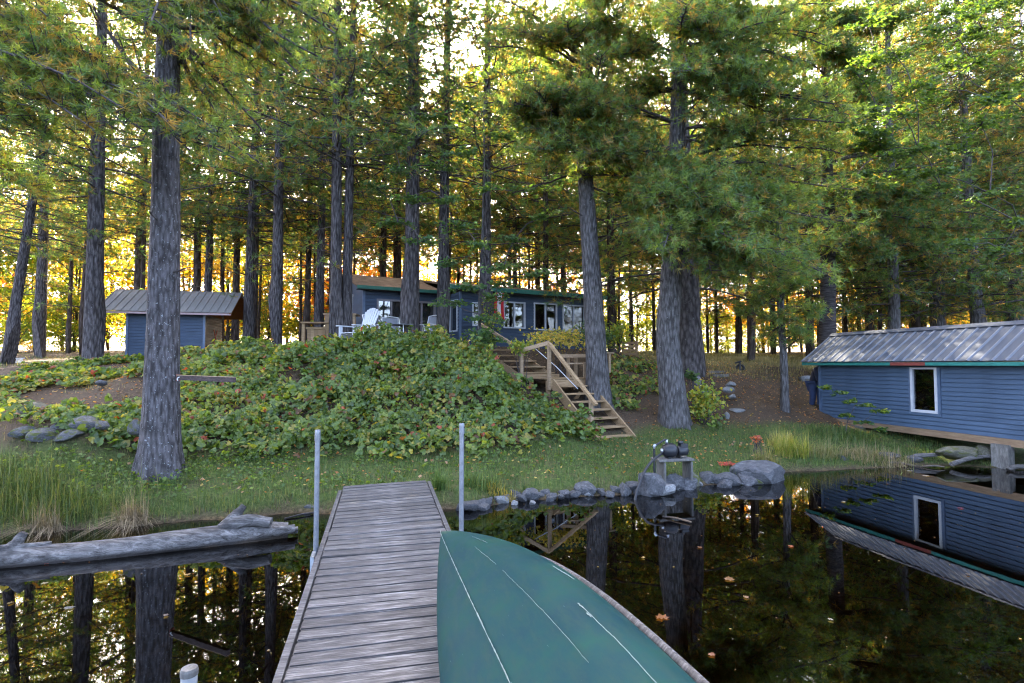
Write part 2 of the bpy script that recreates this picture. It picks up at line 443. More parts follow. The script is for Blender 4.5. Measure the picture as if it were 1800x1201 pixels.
def ground(x, y):
    x = np.asarray(x, float); y = np.asarray(y, float)
    v = y - shore(x)
    ix = np.clip(np.searchsorted(PX, x) - 1, 0, len(PX) - 2)
    px = np.array(PX, float); t = np.clip((x - px[ix]) / (px[ix + 1] - px[ix]), 0, 1); t = t * t * (3 - 2 * t)
    iv = np.clip(np.searchsorted(VG, v) - 1, 0, len(VG) - 2); w = np.clip((v - VG[iv]) / (VG[iv + 1] - VG[iv]), 0, 1)
    z = (TAB[ix, iv] * (1 - w) + TAB[ix, iv + 1] * w) * (1 - t) + (TAB[ix + 1, iv] * (1 - w) + TAB[ix + 1, iv + 1] * w) * t
    land = smooth(.2, 2.0, v)
    z = z + land * (.22 * (fbm(x * .55, y * .55, 3) - .44) + .07 * (fbm(x * 2.2, y * 2.2, 9) - .44)) + .03 * (vnoise(x * 5, y * 5, 4) - .5) * smooth(-.2, .5, v)
    z = z - 5.0 * smooth(58, 84, y)
    # the ledge of bare rock on the low left bank
    z = z + .28 * smooth(1.0, 0, np.hypot((x + 7.2) / 1.7, (y - 8.3) / .8))
    # the bank is cut back under the stairs
    c_, s_ = math.cos(-A_T), math.sin(-A_T); dx, dy = x - 1.80, y - 11.62; lx = dx * c_ - dy * s_; ly = dx * s_ + dy * c_
    zs_ = np.interp(ly, [0, 1.72, 2.8, 4.2], [.34, 1.2, 1.35, 2.15])
    z = z - np.maximum(0, z - zs_) * smooth(-1.75, -1.25, lx) * smooth(1.75, 1.3, lx) * smooth(-.4, .1, ly) * smooth(4.6, 4.1, ly)
    return z

def gz(x, y): return float(ground(x, y))

def axis(parts):
    out = []
    for a, b, s in parts: out.append(np.arange(a, b, s))
    return np.concatenate(out + [[parts[-1][1]]])
gx = axis([(-320, -100, 22), (-100, -40, 3), (-40, -14, .6), (-14, 14, .13), (14, 40, .6), (40, 100, 3), (100, 320, 22)])
gy = axis([(-320, -20, 25), (-20, 2, 2), (2, 5, .5), (5, 19, .13), (19, 34, .5), (34, 90, 2.0), (90, 320, 25)])
GX, GY = np.meshgrid(gx, gy)
GZ = ground(GX, GY)
nx, ny = len(gx), len(gy)
ii = np.arange(ny - 1)[:, None] * nx + np.arange(nx - 1)[None, :]
mb = MB(); mb.add(np.stack([GX, GY, GZ], -1).reshape(-1, 3), np.stack([ii, ii + 1, ii + nx + 1, ii + nx], -1).reshape(-1, 4))
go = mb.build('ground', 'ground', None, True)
V = (GY - shore(GX)).ravel(); fx = GX.ravel(); fy = GY.ravel()
toe = np.interp(fx, [-15, -8, -5.5, -3, 0, 2, 4, 6, 8, 12], [1.0, 1.0, 1.9, 2.3, 2.1, 3.3, 3.8, 2.7, 2.6, 2])
turfm = smooth(toe + .5, toe - .3, V) * smooth(-.05, .25, V)
turfm = np.maximum(turfm, .8 * smooth(.5, .62, fbm(fx * .25, fy * .25, 21)) * smooth(16, 20, fy) * smooth(4, 8, fx))
dry_ = .9 * smooth(17, 21, fy) * smooth(3, 6, fx) * smooth(.32, .5, fbm(fx * .4, fy * .4, 31)) + .6 * smooth(15, 19, fy) * smooth(-8, -11, fx) * smooth(.42, .6, fbm(fx * .5, fy * .5, 33))
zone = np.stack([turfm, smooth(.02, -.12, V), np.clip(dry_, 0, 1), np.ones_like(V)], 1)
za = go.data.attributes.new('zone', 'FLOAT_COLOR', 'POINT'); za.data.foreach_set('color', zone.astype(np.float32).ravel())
tag(go, 'rising shore ground with pine duff, soil and turf', 'ground', kind='structure')

mb = MB(); S = 4000
mb.add([[-S, -S, 0], [S, -S, 0], [S, S, 0], [-S, S, 0]], [[0, 1, 2, 3]])
tag(mb.build('lake_water', 'water'), 'dark still lake water mirroring the pines', 'water', kind='structure')

# ------------------------------------------------------------------ boathouse
A_B = math.radians(-76.3)
bh = empty('boathouse', (8.43, 14.7, 0), A_B, 'blue boathouse with ribbed tin roof standing over the water', 'boathouse')
BL, BD, Z0, Z1 = 8.6, 1.75, .575, 2.0       # length, depth, wall foot, wall head
WX0, WX1, WZ0, WZ1 = 2.62, 3.22, .93, 1.93  # window opening
# wall core with the opening left free
core = MB()
def wall_rect(m, x0, x1, z0, z1, y=.02, t=.06): m.box(((x0 + x1) / 2, y + t / 2, (z0 + z1) / 2), (x1 - x0, t, z1 - z0))
wall_rect(core, .02, WX0, Z0, Z1); wall_rect(core, WX1, BL, Z0, Z1); wall_rect(core, WX0, WX1, Z0, WZ0); wall_rect(core, WX0, WX1, WZ1, Z1)
core.box((.05, BD / 2, (Z0 + Z1) / 2), (.06, BD - .1, Z1 - Z0)); core.box((BL - .05, BD / 2, (Z0 + Z1) / 2), (.06, BD - .1, Z1 - Z0))
core.box((BL / 2, BD - .05, (Z0 + Z1) / 2), (BL, .06, Z1 - Z0))
core.box((BL / 2, BD / 2, Z0 + .03), (BL - .1, BD - .15, .05))
for xg in (.05, BL - .05):
    core.add([[xg - .03, .05, Z1], [xg - .03, BD - .05, Z1], [xg - .03, BD / 2, Z1 + .62], [xg + .03, .05, Z1], [xg + .03, BD - .05, Z1], [xg + .03, BD / 2, Z1 + .62]],
             [[0, 1, 2], [3, 5, 4]])
core.build('wall', 'siding_blue', bh)
# siding boards, each course a lapped plank
def lap_mesh(name, L, h, mat, t=.026):
    m = MB(); lip = .012
    p = [(0, 0), (-t, 0), (-t, lip), (-t * .62, h - .016), (-.001, h - .014), (0, h)]
    v = [[x, y, z] for x in (0, L) for (y, z) in p]
    n = len(p); f4 = [[i, (i + 1) % n, n + (i + 1) % n, n + i] for i in range(n)]
    m.add(v, f4); m.add(v, [[0, 5, 4], [0, 4, 3], [0, 3, 2], [0, 2, 1], [6, 10, 11], [6, 9, 10], [6, 8, 9], [6, 7, 8]])
    return m.build(name, mat, None, False, False)
CH = (Z1 - Z0) / 15
bl = lap_mesh('siding_board', WX0 - .07 - .05, CH, 'siding_blue'); br = lap_mesh('siding_board', BL - WX1 - .07, CH, 'siding_blue'); bf = lap_mesh('siding_board', BL - .05, CH, 'siding_blue')
for i in range(15):
    z = Z0 + i * CH
    if z + CH * .4 > WZ0 - .05 and z < WZ1:
        obj('siding_board', bl, bh, (.05, .019, z)); obj('siding_board', br, bh, (WX1 + .07, .019, z))
    else:
        obj('siding_board', bf, bh, (.05, .019, z))
m = MB(); m.box((.02, .0, (Z0 + Z1) / 2), (.06, .05, Z1 - Z0)); m.build('corner_trim', 'blue_trim', bh)
# window
win = MB()
for (x0, x1, z0, z1) in ((WX0, WX0 + .055, WZ0, WZ1), (WX1 - .055, WX1, WZ0, WZ1), (WX0 + .055, WX1 - .055, WZ0, WZ0 + .06), (WX0 + .055, WX1 - .055, WZ1 - .04, WZ1)):
    win.box(((x0 + x1) / 2, -.005, (z0 + z1) / 2), (x1 - x0, .06, z1 - z0))
wo = win.build('window', 'white_paint', bh)
m = MB(); m.box(((WX0 + WX1) / 2, .015, (WZ0 + WZ1) / 2), (WX1 - WX0 - .1, .006, WZ1 - WZ0 - .09)); m.build('pane', 'glass', wo)
m = MB()
for (x0, x1, z0, z1) in ((WX0 - .06, WX0, WZ0 - .06, WZ1), (WX1, WX1 + .06, WZ0 - .06, WZ1), (WX0, WX1, WZ0 - .06, WZ0)):
    m.box(((x0 + x1) / 2, -.002, (z0 + z1) / 2), (x1 - x0, .035, z1 - z0))
m.build('window_surround', 'blue_trim', wo)
# roof
EO, RX0 = .28, -.32
EY, EZ, RY, RZ = -EO, 2.065, .80, 2.84
sl = math.hypot(RY - EY, RZ - EZ); an = math.atan2(RZ - EZ, RY - EY)
def roof_panel(name, w, mat, rib, ribmat, pitch, L, sl_):
    """one ribbed sheet lying along +y from the eave"""
    m = MB(); m.box((w / 2, sl_ / 2, 0), (w - .004, sl_, .012)); a = m.build(name, mat, None, False, False)
    r = MB(); h = .026; b = .03
    p = [(-b, .006), (-b * .45, h), (b * .45, h), (b, .006)]
    v = [[x, y, z] for y in (-.005, sl_ + .005) for (x, z) in p]
    r.add(v, [[0, 1, 5, 4], [1, 2, 6, 5], [2, 3, 7, 6]]); r.add(v, [[0, 3, 2], [0, 2, 1], [4, 5, 6], [4, 6, 7]])
    return a, r.build('rib', ribmat, None, False, False)
PW = .229
pa, ra = roof_panel('roof_panel', PW, 'tin_roof', True, 'tin_rib', PW, BL, sl)
npan = int((BL - RX0 + .3) / PW)
for side in (0, 1):
    for i in range(npan):
        x = RX0 + i * PW
        if side == 0: o = obj('roof_panel', pa, bh, (x, EY, EZ), (an, 0, 0))
        else: o = obj('roof_panel', pa, bh, (x + PW, 2 * RY - EY, EZ), (an, 0, math.pi))
        obj('rib', ra, o, (0 if side == 0 else PW, 0, 0))
        if i == npan - 1 and side == 0: obj('rib', ra, o, (PW, 0, 0))
m = MB(); xe = RX0 + npan * PW + .02
for s in (-1, 1):
    m.beam((RX0 - .02, RY + s * .062, RZ - .004), (xe, RY + s * .062, RZ - .004), .15, .012, up=(0, -s * math.sin(an) * -1, math.cos(an)))
m.build('ridge_cap', 'tin_roof', bh)
RR = RX0
for (x0, x1, mt) in ((RR, 2.34, 'teal_fascia'), (2.342, 3.16, 'red_fascia'), (3.162, xe - .02, 'teal_fascia')):
    m = MB(); m.box(((x0 + x1) / 2, EY + .03, EZ - .058), (x1 - x0, .03, .07)); m.build('fascia', mt, bh)
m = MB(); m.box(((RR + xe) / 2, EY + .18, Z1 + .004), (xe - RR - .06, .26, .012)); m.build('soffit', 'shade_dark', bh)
for s, n_ in ((0, 'rake_board'), ):
    m = MB(); m.beam((RX0 + .02, EY + .04, EZ - .05), (RX0 + .02, RY, RZ - .06), .028, .085); m.beam((RX0 + .02, 2 * RY - EY - .04, EZ - .05), (RX0 + .02, RY, RZ - .06), .028, .085); m.build(n_, 'teal_fascia', bh)
m = MB(); m.box((BL / 2 + .1, .03, Z0 - .075), (BL + .0, .09, .142)); m.build('floor_beam', 'beam_wood', bh)
m = MB(); m.box((BL / 2 + .1, BD - .1, Z0 - .085), (BL, .09, .14)); m.build('floor_beam', 'beam_wood', bh)
for i, x in enumerate((4.42, 7.2, 1.2)):
    gl_ = -.6 if i < 2 else .1
    m = MB(); m.box((x, -.01, (gl_ + Z0 - .12) / 2), (.30, .16, Z0 - .12 - gl_)); m.build('support_post', 'grey_block', bh)
    m = MB(); m.box((x + .06, BD - .1, (gl_ + Z0 - .16) / 2), (.16, .14, Z0 - .16 - gl_)); m.build('support_post', 'grey_block', bh)
# something pale stored behind the glass
st = empty('storage_box', (0, 0, 0), 0)
p_ = bh.matrix_basis @ Vector((2.82, .5, 0))
st.location = (p_[0], p_[1], Z0 + .06); st.rotation_euler = (0, 0, A_B); tag(st, 'pale storage box standing behind the boathouse window', 'box')
m = MB(); m.box((0, 0, .28), (.26, .3, .56)); m.build('case', 'tank_white', st)
m = MB(); m.box((0, 0, .575), (.29, .33, .025)); m.build('lid', 'grey_mesh', st)

# ------------------------------------------------------------------ cabin
A_C = math.radians(28.4)
CB = empty('cabin', (-1.74, 18.0, 0), A_C, 'slate blue cabin with green fascia, sliding doors and brown needle-strewn roof', 'cabin')
ZF, ZE = 2.35, 4.46      # wall foot and head
def lap_wall(m, x0, x1, z0, z1, y, h=.115, t=.03):     # lapped courses on a wall that faces -y
    n = max(1, int(round((z1 - z0) / h))); h = (z1 - z0) / n
    for i in range(n):
        z = z0 + i * h
        pr = [(y, z), (y - t, z), (y - t, z + .012), (y - t * .6, z + h - .022), (y - .003, z + h - .018), (y - .003, z + h)]
        m.add([[x, a_, b_] for x in (x0, x1) for a_, b_ in pr], [[i_, i_ + 6, i_ + 7, i_ + 1] for i_ in range(5)])
def open_wall(m, x0, x1, z0, z1, y, holes, t=.1):        # a wall plane with openings, lapped in front
    xs = sorted({x0, x1, *[h[0] for h in holes], *[h[1] for h in holes]}); zs = sorted({z0, z1, *[h[2] for h in holes], *[h[3] for h in holes]})
    for a, b in zip(xs[:-1], xs[1:]):
        for c, d in zip(zs[:-1], zs[1:]):
            if any(h[0] <= a and b <= h[1] and h[2] <= c and d <= h[3] for h in holes): continue
            lap_wall(m, a, b, c, d, y)
            m.box(((a + b) / 2, y + t / 2, (c + d) / 2), (b - a, t, d - c))
def window(parent, x0, x1, z0, z1, y, mat='white_paint', glass='glass', split=True, rz=None, fw=.045, door=False):
    m = MB()
    for (a, b, c, d) in ((x0, x0 + fw, z0, z1), (x1 - fw, x1, z0, z1), (x0 + fw, x1 - fw, z0, z0 + fw), (x0 + fw, x1 - fw, z1 - fw, z1)):
        m.box(((a + b) / 2, y - .022, (c + d) / 2), (b - a, .075, d - c))
    o = m.build('sliding_door' if door else 'window', mat, parent)
    xm = (x0 + x1) / 2
    halves = ((x0 + fw, xm - .02, 0), (xm + .02, x1 - fw, .02)) if split else ((x0 + fw, x1 - fw, 0),)
    if split:
        q = MB(); q.box((xm, y - .015, (z0 + z1) / 2), (.05, .06, z1 - z0 - 2 * fw)); q.build('mullion', mat, o)
    for a, b, dy in halves:
        q = MB(); q.box(((a + b) / 2, y + .012 + dy, (z0 + z1) / 2), (b - a, .008, z1 - z0 - 2 * fw)); q.build('pane', glass, o)
    return o
CL = 5.6
holes = [(.42, 1.10, 3.30, 4.12), (1.62, 2.50, 3.27, 4.22), (2.86, 3.86, 3.24, 4.24), (4.10, 5.12, 3.22, 4.24)]
m = MB(); open_wall(m, 0.03, CL, ZF, ZE, 0, holes); m.build('front_wall', 'siding_slate', CB)
for hh in holes: window(CB, *hh, 0, glass='glass')
# side wall of the bay with its window; it faces -x
m = MB(); side = MB(); SD = 1.25
open_wall(side, -SD, 0, ZF, ZE, 0, [(-.95, -.18, 3.12, 4.22)])
R90 = np.array([[0, 1, 0], [-1, 0, 0], [0, 0, 1.0]])
def rot_mb(mb_, R, off=(0, 0, 0)):
    mb_.v = [v @ R.T + np.asarray(off, float) for v in mb_.v]; return mb_
rot_mb(side, R90, (0.0, 0, 0)); side.build('bay_side_wall', 'siding_slate', CB)
wm = empty('bay_tmp'); bpy.data.objects.remove(wm)
q = MB(); 
for (a, b, c, d) in ((-.95, -.90, 3.12, 4.22), (-.23, -.18, 3.12, 4.22), (-.90, -.23, 3.12, 3.17), (-.90, -.23, 4.17, 4.22)):
    q.box(((a + b) / 2, -.022, (c + d) / 2), (b - a, .075, d - c))
rot_mb(q, R90); wo2 = q.build('window', 'white_paint', CB)
q = MB(); q.box((-.565, .012, 3.67), (.67, .008, 1.0)); rot_mb(q, R90); q.build('pane', 'glass_sky', wo2)
m = MB(); m.box((-.01, -.005, (ZF + ZE) / 2), (.07, .07, ZE - ZF)); m.build('corner_trim', 'blue_trim', CB)
m = MB(); m.box((-.03, 1.17, (ZF + ZE) / 2), (.10, .13, ZE - ZF)); m.build('corner_trim', 'pink_trim', CB)
# set-back left part with the sliding doors
LX = -2.95
dh = [(-2.52, -1.52, 2.42, 4.20), (-1.46, -.44, 2.42, 4.20)]
m = MB(); open_wall(m, LX, -.05, ZF, ZE, SD, dh); m.build('front_wall', 'siding_slate', CB)
for hh in dh: window(CB, *hh, SD, 'grey_trim', 'glass_sky', True, fw=.06, door=True)
m = MB(); m.box((LX + .0, SD - .01, (ZF + ZE) / 2), (.09, .06, ZE - ZF)); m.build('corner_trim', 'blue_trim', CB)
DP = 5.2
m = MB(); m.box((LX + .06, SD + DP / 2 + .06, (ZF + ZE) / 2), (.1, DP - .1, ZE - ZF)); m.box((CL - .05, DP / 2 + .6, (ZF + ZE) / 2), (.1, DP + 1.0, ZE - ZF)); m.box((1.3, SD + DP, (ZF + ZE) / 2), (CL - LX, .1, ZE - ZF)); m.build('back_wall', 'siding_slate', CB)
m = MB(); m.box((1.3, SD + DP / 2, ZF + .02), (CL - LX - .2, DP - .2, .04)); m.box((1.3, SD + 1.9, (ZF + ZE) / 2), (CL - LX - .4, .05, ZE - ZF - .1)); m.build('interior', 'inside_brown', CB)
# roof: two slopes over the main body, a lower one carried forward over the bay
def slab(m, p, t=.05):
    p = np.asarray(p, float); q = p - np.array([0, 0, t])
    v = np.vstack([p, q]); m.add(v, [[0, 1, 2, 3], [7, 6, 5, 4], [0, 4, 5, 1], [1, 5, 6, 2], [2, 6, 7, 3], [3, 7, 4, 0]])
RY_, RZ_ = 3.7, 5.36
m = MB()
slab(m, [[LX - .3, SD - .38, 4.56], [-.3, SD - .38, 4.56], [-.3, RY_, RZ_], [LX - .3, RY_, RZ_]])
slab(m, [[-.298, -.42, 4.60], [CL + .3, -.42, 4.60], [CL + .3, RY_, RZ_ - .02], [-.298, RY_, RZ_ - .02]])
slab(m, [[LX - .3, RY_ + .002, RZ_], [CL + .3, RY_ + .002, RZ_], [CL + .3, RY_ + 3.2, 4.56], [LX - .3, RY_ + 3.2, 4.56]])
ro = m.build('roof', 'shingles', CB)
m = MB(); m.box(((LX - .3 - .3) / 2, SD - .395, 4.515), (-.3 - LX + .3, .03, .11)); m.build('fascia', 'green_fascia', CB)
m = MB(); m.box(((CL + .3 - .3) / 2, -.435, 4.545), (CL + .6, .03, .14)); m.build('fascia', 'green_fascia', CB)
m = MB(); m.beam((-.315, -.42, 4.535), (-.315, SD - .36, 4.80), .03, .14); m.build('fascia', 'green_fascia', CB)
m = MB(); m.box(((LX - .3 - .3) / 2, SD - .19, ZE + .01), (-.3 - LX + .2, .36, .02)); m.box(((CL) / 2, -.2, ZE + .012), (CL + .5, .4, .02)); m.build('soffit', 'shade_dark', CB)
for xg in (LX + .02, CL - .02):
    gm_ = MB(); gm_.add([[xg, SD, ZE], [xg, SD + DP, ZE], [xg, RY_, RZ_ - .08]], [[0, 1, 2]]); gm_.build('gable', 'siding_slate', CB)
m = MB(); m.box((1.3, SD + .3, (2.0 + ZF) / 2), (CL - LX - .3, 1.6, ZF - 2.0)); m.box((CL / 2, .7, (2.0 + ZF) / 2), (CL - .3, 1.2, ZF - 2.0)); m.build('skirting_board', 'board_dark', CB)

def local(root, p): return root.matrix_basis @ Vector(p)

# flag hung from the bay wall
fp = local(CB, (1.30, -.26, 3.05))
fl = empty('flag', tuple(fp), A_C, 'red and white flag hanging limp from a pole beside the cabin windows', 'flag')
m = MB(); m.tube([(0, .22, 1.10), (0, -.12, 1.56)], .012, 6); m.build('pole', 'white_metal', fl)
for k_, (u0, u1, mt) in enumerate(((0, .25, 'flag_red'), (.25, .75, 'flag_white'), (.75, 1, 'flag_red'))):
    m = MB(); n = 10; rows = 12
    uu = np.linspace(u0, u1, n); zz = np.linspace(1.5, .52, rows)
    U, Z_ = np.meshgrid(uu, zz)
    X_ = (U - .5) * .34 + .02 * np.sin(Z_ * 5); Y_ = -.1 + .055 * np.sin(U * 17 + Z_ * 2.2) ; Z2 = Z_ - .12 * np.abs(U - .4)
    i_ = np.arange(rows - 1)[:, None] * n + np.arange(n - 1)[None, :]
    m.add(np.stack([X_, Y_, Z2], -1).reshape(-1, 3), np.stack([i_, i_ + 1, i_ + n + 1, i_ + n], -1).reshape(-1, 4))
    o = m.build('stripe', mt, fl, True); s_ = o.modifiers.new('t', 'SOLIDIFY'); s_.thickness = .004
    if k_ == 1:
        e = MB(); a_ = np.linspace(0, 2 * math.pi, 23)[:-1]; rr_ = .055 + .04 * np.cos(a_ * 11); 
        v_ = np.stack([rr_ * np.sin(a_) * .7 - .01, np.full(22, -.165), 1.05 + rr_ * np.cos(a_)], 1)
        e.add(np.vstack([[[-.01, -.168, 1.05]], v_]), [[0, 1 + q, 1 + (q + 1) % 22] for q in range(22)]); eo = e.build('leaf_emblem', 'flag_red', fl); s_ = eo.modifiers.new('t', 'SOLIDIFY'); s_.thickness = .003

# ------------------------------------------------------------------ tool shed
sx = at(250, 600, 18.6)
A_S = math.radians(14)
zs = 1.93
SH = empty('tool_shed', (float(at(222, 600, 18.4)[0]), 18.4, 0), A_S, 'small blue-grey shed with rusty tin gable roof behind the thick pine', 'shed')
SL, SW, SZ = 2.40, 2.2, 3.78
m = MB(); m.box((SL / 2, SW / 2 + .05, (zs + SZ) / 2), (SL - .04, SW, SZ - zs)); m.build('wall', 'siding_slate', SH)
m = MB(); lap_wall(m, .0, SL, zs + .02, SZ, .045, .1); m.build('siding', 'siding_slate', SH)
m = MB(); lap_wall(m, 0, SW, zs + .35, SZ, 0, .1); rot_mb(m, np.array([[0, -1, 0], [1, 0, 0], [0, 0, 1.0]]), (SL - .018, .05, 0)); m.build('gable_siding', 'siding_grey', SH)
for x in (.0, SL): 
    m = MB(); m.box((x, .035, (zs + SZ) / 2), (.07, .05, SZ - zs)); m.build('corner_trim', 'blue_trim', SH)
ang = math.radians(31); run = SW / 2 + .42; sls = run / math.cos(ang)
pn, rn = roof_panel('roof_panel', .245, 'old_tin', True, 'old_tin', .245, SL, sls)
ey, ez, rx0 = -.37, SZ + .03, -.80; ry = ey + run; rz = ez + run * math.tan(ang); NP = 17
for side in (0, 1):
    for i in range(NP):
        x = rx0 + i * .245
        if side == 0: o = obj('roof_panel', pn, SH, (x, ey, ez), (ang, 0, 0))
        else: o = obj('roof_panel', pn, SH, (x + .245, 2 * ry - ey, ez), (ang, 0, math.pi))
        obj('rib', rn, o, (0 if side == 0 else .245, 0, 0))
xe_ = rx0 + NP * .245
m = MB(); m.box(((rx0 + xe_) / 2, ey + .05, ez - .045), (xe_ - rx0 - .05, .03, .07)); m.build('fascia', 'pink_trim', SH)
for x in (rx0 + .04, xe_ - .05):
    m = MB(); m.beam((x, ey + .03, ez - .04), (x, ry, rz - .055), .035, .09); m.beam((x, 2 * ry - ey - .03, ez - .04), (x, ry, rz - .055), .035, .09); m.build('barge_board', 'sunglow_wood', SH)
for xg in (SL - .005, .02):
    m = MB(); m.add([[xg, .05, SZ], [xg, SW + .05, SZ], [xg, ry, rz - .06]], [[0, 1, 2]]); m.build('gable', 'sunglow_wood', SH)
q = MB()
for s in (0, 1): slab(q, [[SL, ry + (-1) ** s * -(run - .05), ez + .02], [xe_ - .02, ry + (-1) ** s * -(run - .05), ez + .02], [xe_ - .02, ry, rz - .02], [SL, ry, rz - .02]], .015)
q.build('soffit', 'sunglow_wood', SH)
m = MB(); m.beam((SL + .03, 1.0, zs + .75), (SL + .03, 1.5, zs + 1.35), .05, .02, up=(1, 0, 0)); m.beam((SL + .05, 1.5, zs + .75), (SL + .05, 1.0, zs + 1.35), .05, .02, up=(1, 0, 0)); m.build('cross_brace', 'red_fascia', SH)
m = MB(); m.box((SL / 2 + .3, SW / 2, zs - .06), (SL + .9, SW + .2, .3)); m.build('foundation', 'stone_ledge', SH)

# ------------------------------------------------------------------ stairs
A_T = math.radians(28.6)
ST = empty('staircase', (1.80, 11.62, 0), A_T, 'weathered wooden stairs with landing and handrail climbing the bank', 'stairs')
SWD, ZB = 1.06, .38
rise, go_ = .177, .245
m_tread = bbox_mesh('tread', (SWD - .09, .26, .038), .006, 'stair_wood')
N1 = 7
for i in range(N1):
    obj('tread', m_tread, ST, (SWD / 2, .10 + i * go_, ZB + .02 + i * rise))
yl, zl = N1 * go_, ZB + N1 * rise          # landing edge and level
for x in (.022, SWD - .022):
    m = MB(); a = (x, -.07, ZB - .10); b = (x, yl + .02, zl - .08)
    m.beam(a, b, .042, .235); m.build('stringer', 'stair_wood', ST)
LDP = 1.0
for i in range(7):
    me = bbox_mesh('landing_board', (1.36, .138, .036), .005, 'stair_wood') if i == 0 else me
    obj('landing_board', me, ST, (SWD / 2 + .10, yl + .07 + i * .145, zl + .02))
m = MB(); m.box((SWD / 2 + .1, yl - .002, zl - .10), (1.34, .04, .19)); m.build('landing_rim', 'stair_wood', ST)
for x in (-.05, SWD + .22):
    m = MB(); m.box((x, yl + .10, zl - .55), (.085, .085, 1.05)); m.build('landing_post', 'stair_wood', ST)
    m = MB(); m.box((x, yl + .9, zl - .35), (.085, .085, .68)); m.build('landing_post', 'stair_wood', ST)
m = MB(); m.beam((.1, yl - .1, zl - .3), (.8, yl - .3, zl - .95), .04, .09); m.build('brace', 'stair_wood', ST)
m = MB(); m.beam((.8, yl - .06, zl - .32), (.15, yl - .2, zl - .95), .04, .09); m.build('brace', 'stair_wood', ST)
# upper flight, shifted to the left
UX, UW = -.62, 1.0; N2 = 5; r2 = .155; g2 = .27; y2 = yl + LDP
mt2 = bbox_mesh('tread', (UW, .26, .038), .006, 'stair_wood')
rb = bbox_mesh('riser', (UW, .022, .10), .003, 'stair_wood')
for i in range(N2):
    xo = UX - i * .10
    obj('tread', mt2, ST, (xo + UW / 2 + .35 - i * .02, y2 + .12 + i * g2, zl + r2 * (i + 1)))
for s in (0, 1):
    m = MB(); xa = UX + .35 + s * UW; m.beam((xa, y2, zl - .05), (xa - .5, y2 + N2 * g2, zl + N2 * r2 - .05), .04, .22); m.build('stringer', 'stair_wood', ST)
m = MB(); m.box((UX + .35 + UW / 2, y2 + .01, zl + .07), (UW + .3, .03, .10)); m.build('riser', 'stair_wood', ST)
# posts and handrails down the left side
def wpt(px, py, D): 
    p = at(px, py, D); return np.array(ST.matrix_basis.inverted() @ Vector(p))
pA0, pA1 = np.array([-.02, .12, ZB - .08]), np.array([-.02, .12, ZB + .86])
pB0, pB1 = np.array([-.06, yl + .03, zl - .25]), np.array([-.06, yl + .03, zl + .88])
pC0, pC1 = np.array([-.30, yl + .98, zl - .05]), np.array([-.30, yl + .98, zl + .72])
pD0, pD1 = np.array([-.82, yl + 2.45, zl + .6]), np.array([-.82, yl + 2.45, zl + 1.50])
for a, b in ((pA0, pA1), (pB0, pB1), (pC0, pC1), (pD0, pD1)):
    m = MB(); m.beam(a, b, .072, .072, up=(0, 1, 0)); m.build('rail_post', 'pale_wood', ST)
m = MB(); d_ = (pA1 - pB1) / np.linalg.norm(pA1 - pB1); m.beam(pB1 + (0, 0, .02) , pA1 + d_ * .22 + (0, 0, .02), .085, .06); m.build('handrail', 'stair_wood', ST)
m = MB(); m.beam(pC1 + (0, 0, .02), pB1 + (0, 0, .03), .04, .10); m.build('handrail', 'pale_wood', ST)
m = MB(); m.beam(pD1 + (0, 0, .02), pC1 + (0, 0, .03), .075, .07); m.build('handrail', 'pale_wood', ST)
m = MB(); m.tube([tuple(wpt(941, 613, 13.7)), tuple(wpt(978, 645, 13.1)), tuple(wpt(1016, 684, 12.5))], .010, 5); m.build('guide_rope', 'white_paint', ST)
# rail and bench frame on the far side of the landing
xr = SWD + .20
for (px, y0, h0, h1, w, mt) in ((xr - .28, yl + .72, 0, .62, .07, 'pale_wood'), (xr + .02, yl + .80, .0, .62, .07, 'pale_wood'), (xr - .1, yl + .25, .0, .44, .05, 'pale_wood'), (xr + .16, yl + .22, 0, .42, .05, 'pale_wood'),
                                (xr + .34, yl + .06, .16, .66, .07, 'pale_wood'), (xr + .56, yl + .06, .16, .66, .07, 'pale_wood')):
    m = MB(); m.box((px, y0, zl + (h0 + h1) / 2), (w, w, h1 - h0)); m.build('guard_post', mt, ST)
m = MB(); m.box((xr + .46, yl + .06, zl + .68), (.44, .14, .036)); m.build('guard_cap', 'pale_wood', ST)
m = MB(); m.beam((xr - .5, yl + .80, zl + .60), (xr + .36, yl + .12, zl + .61), .035, .09); m.build('guard_rail', 'pale_wood', ST)
m = MB(); m.beam((xr - .5, yl + .55, zl + .40), (xr + .30, yl + .17, zl + .41), .09, .036); m.build('guard_rail', 'pale_wood', ST)
m = MB(); m.box((xr + .45, yl + .09, zl + .32), (.26, .03, .11)); m.build('guard_rail', 'pale_wood', ST)

# ------------------------------------------------------------------ dock
A_D = math.radians(13.7)
DK = empty('dock', (-1.22, 2.76, 0), A_D, 'grey weathered plank dock reaching from the shore', 'dock')
ZD, DW = .35, 1.22
rng = np.random.default_rng(11)
pm = [bbox_mesh('plank', (DW - .10, .132, .04), .007, 'dock_wood', 2) for _ in range(3)]
for me in pm:
    for v in me.vertices:
        v.co.z += .0035 * math.sin(v.co.x * 5 + len(pm)) * (1 if v.co.z > 0 else 0) + rng.uniform(-.0015, .0015)
y = -3.4; i = 0
while y < 4.56:
    sk = math.radians(0.0) + .10 * smooth(1.5, 4.5, y)
    obj('plank', pm[i % 3], DK, (DW / 2 + rng.normal(0, .003), y + .11 * smooth(1.5, 4.5, y), ZD - .02 + rng.normal(0, .0025)), (rng.normal(0, .006), rng.normal(0, .003), sk + rng.normal(0, .006) + (math.pi if rng.random() < .5 else 0)))
    y += .142; i += 1
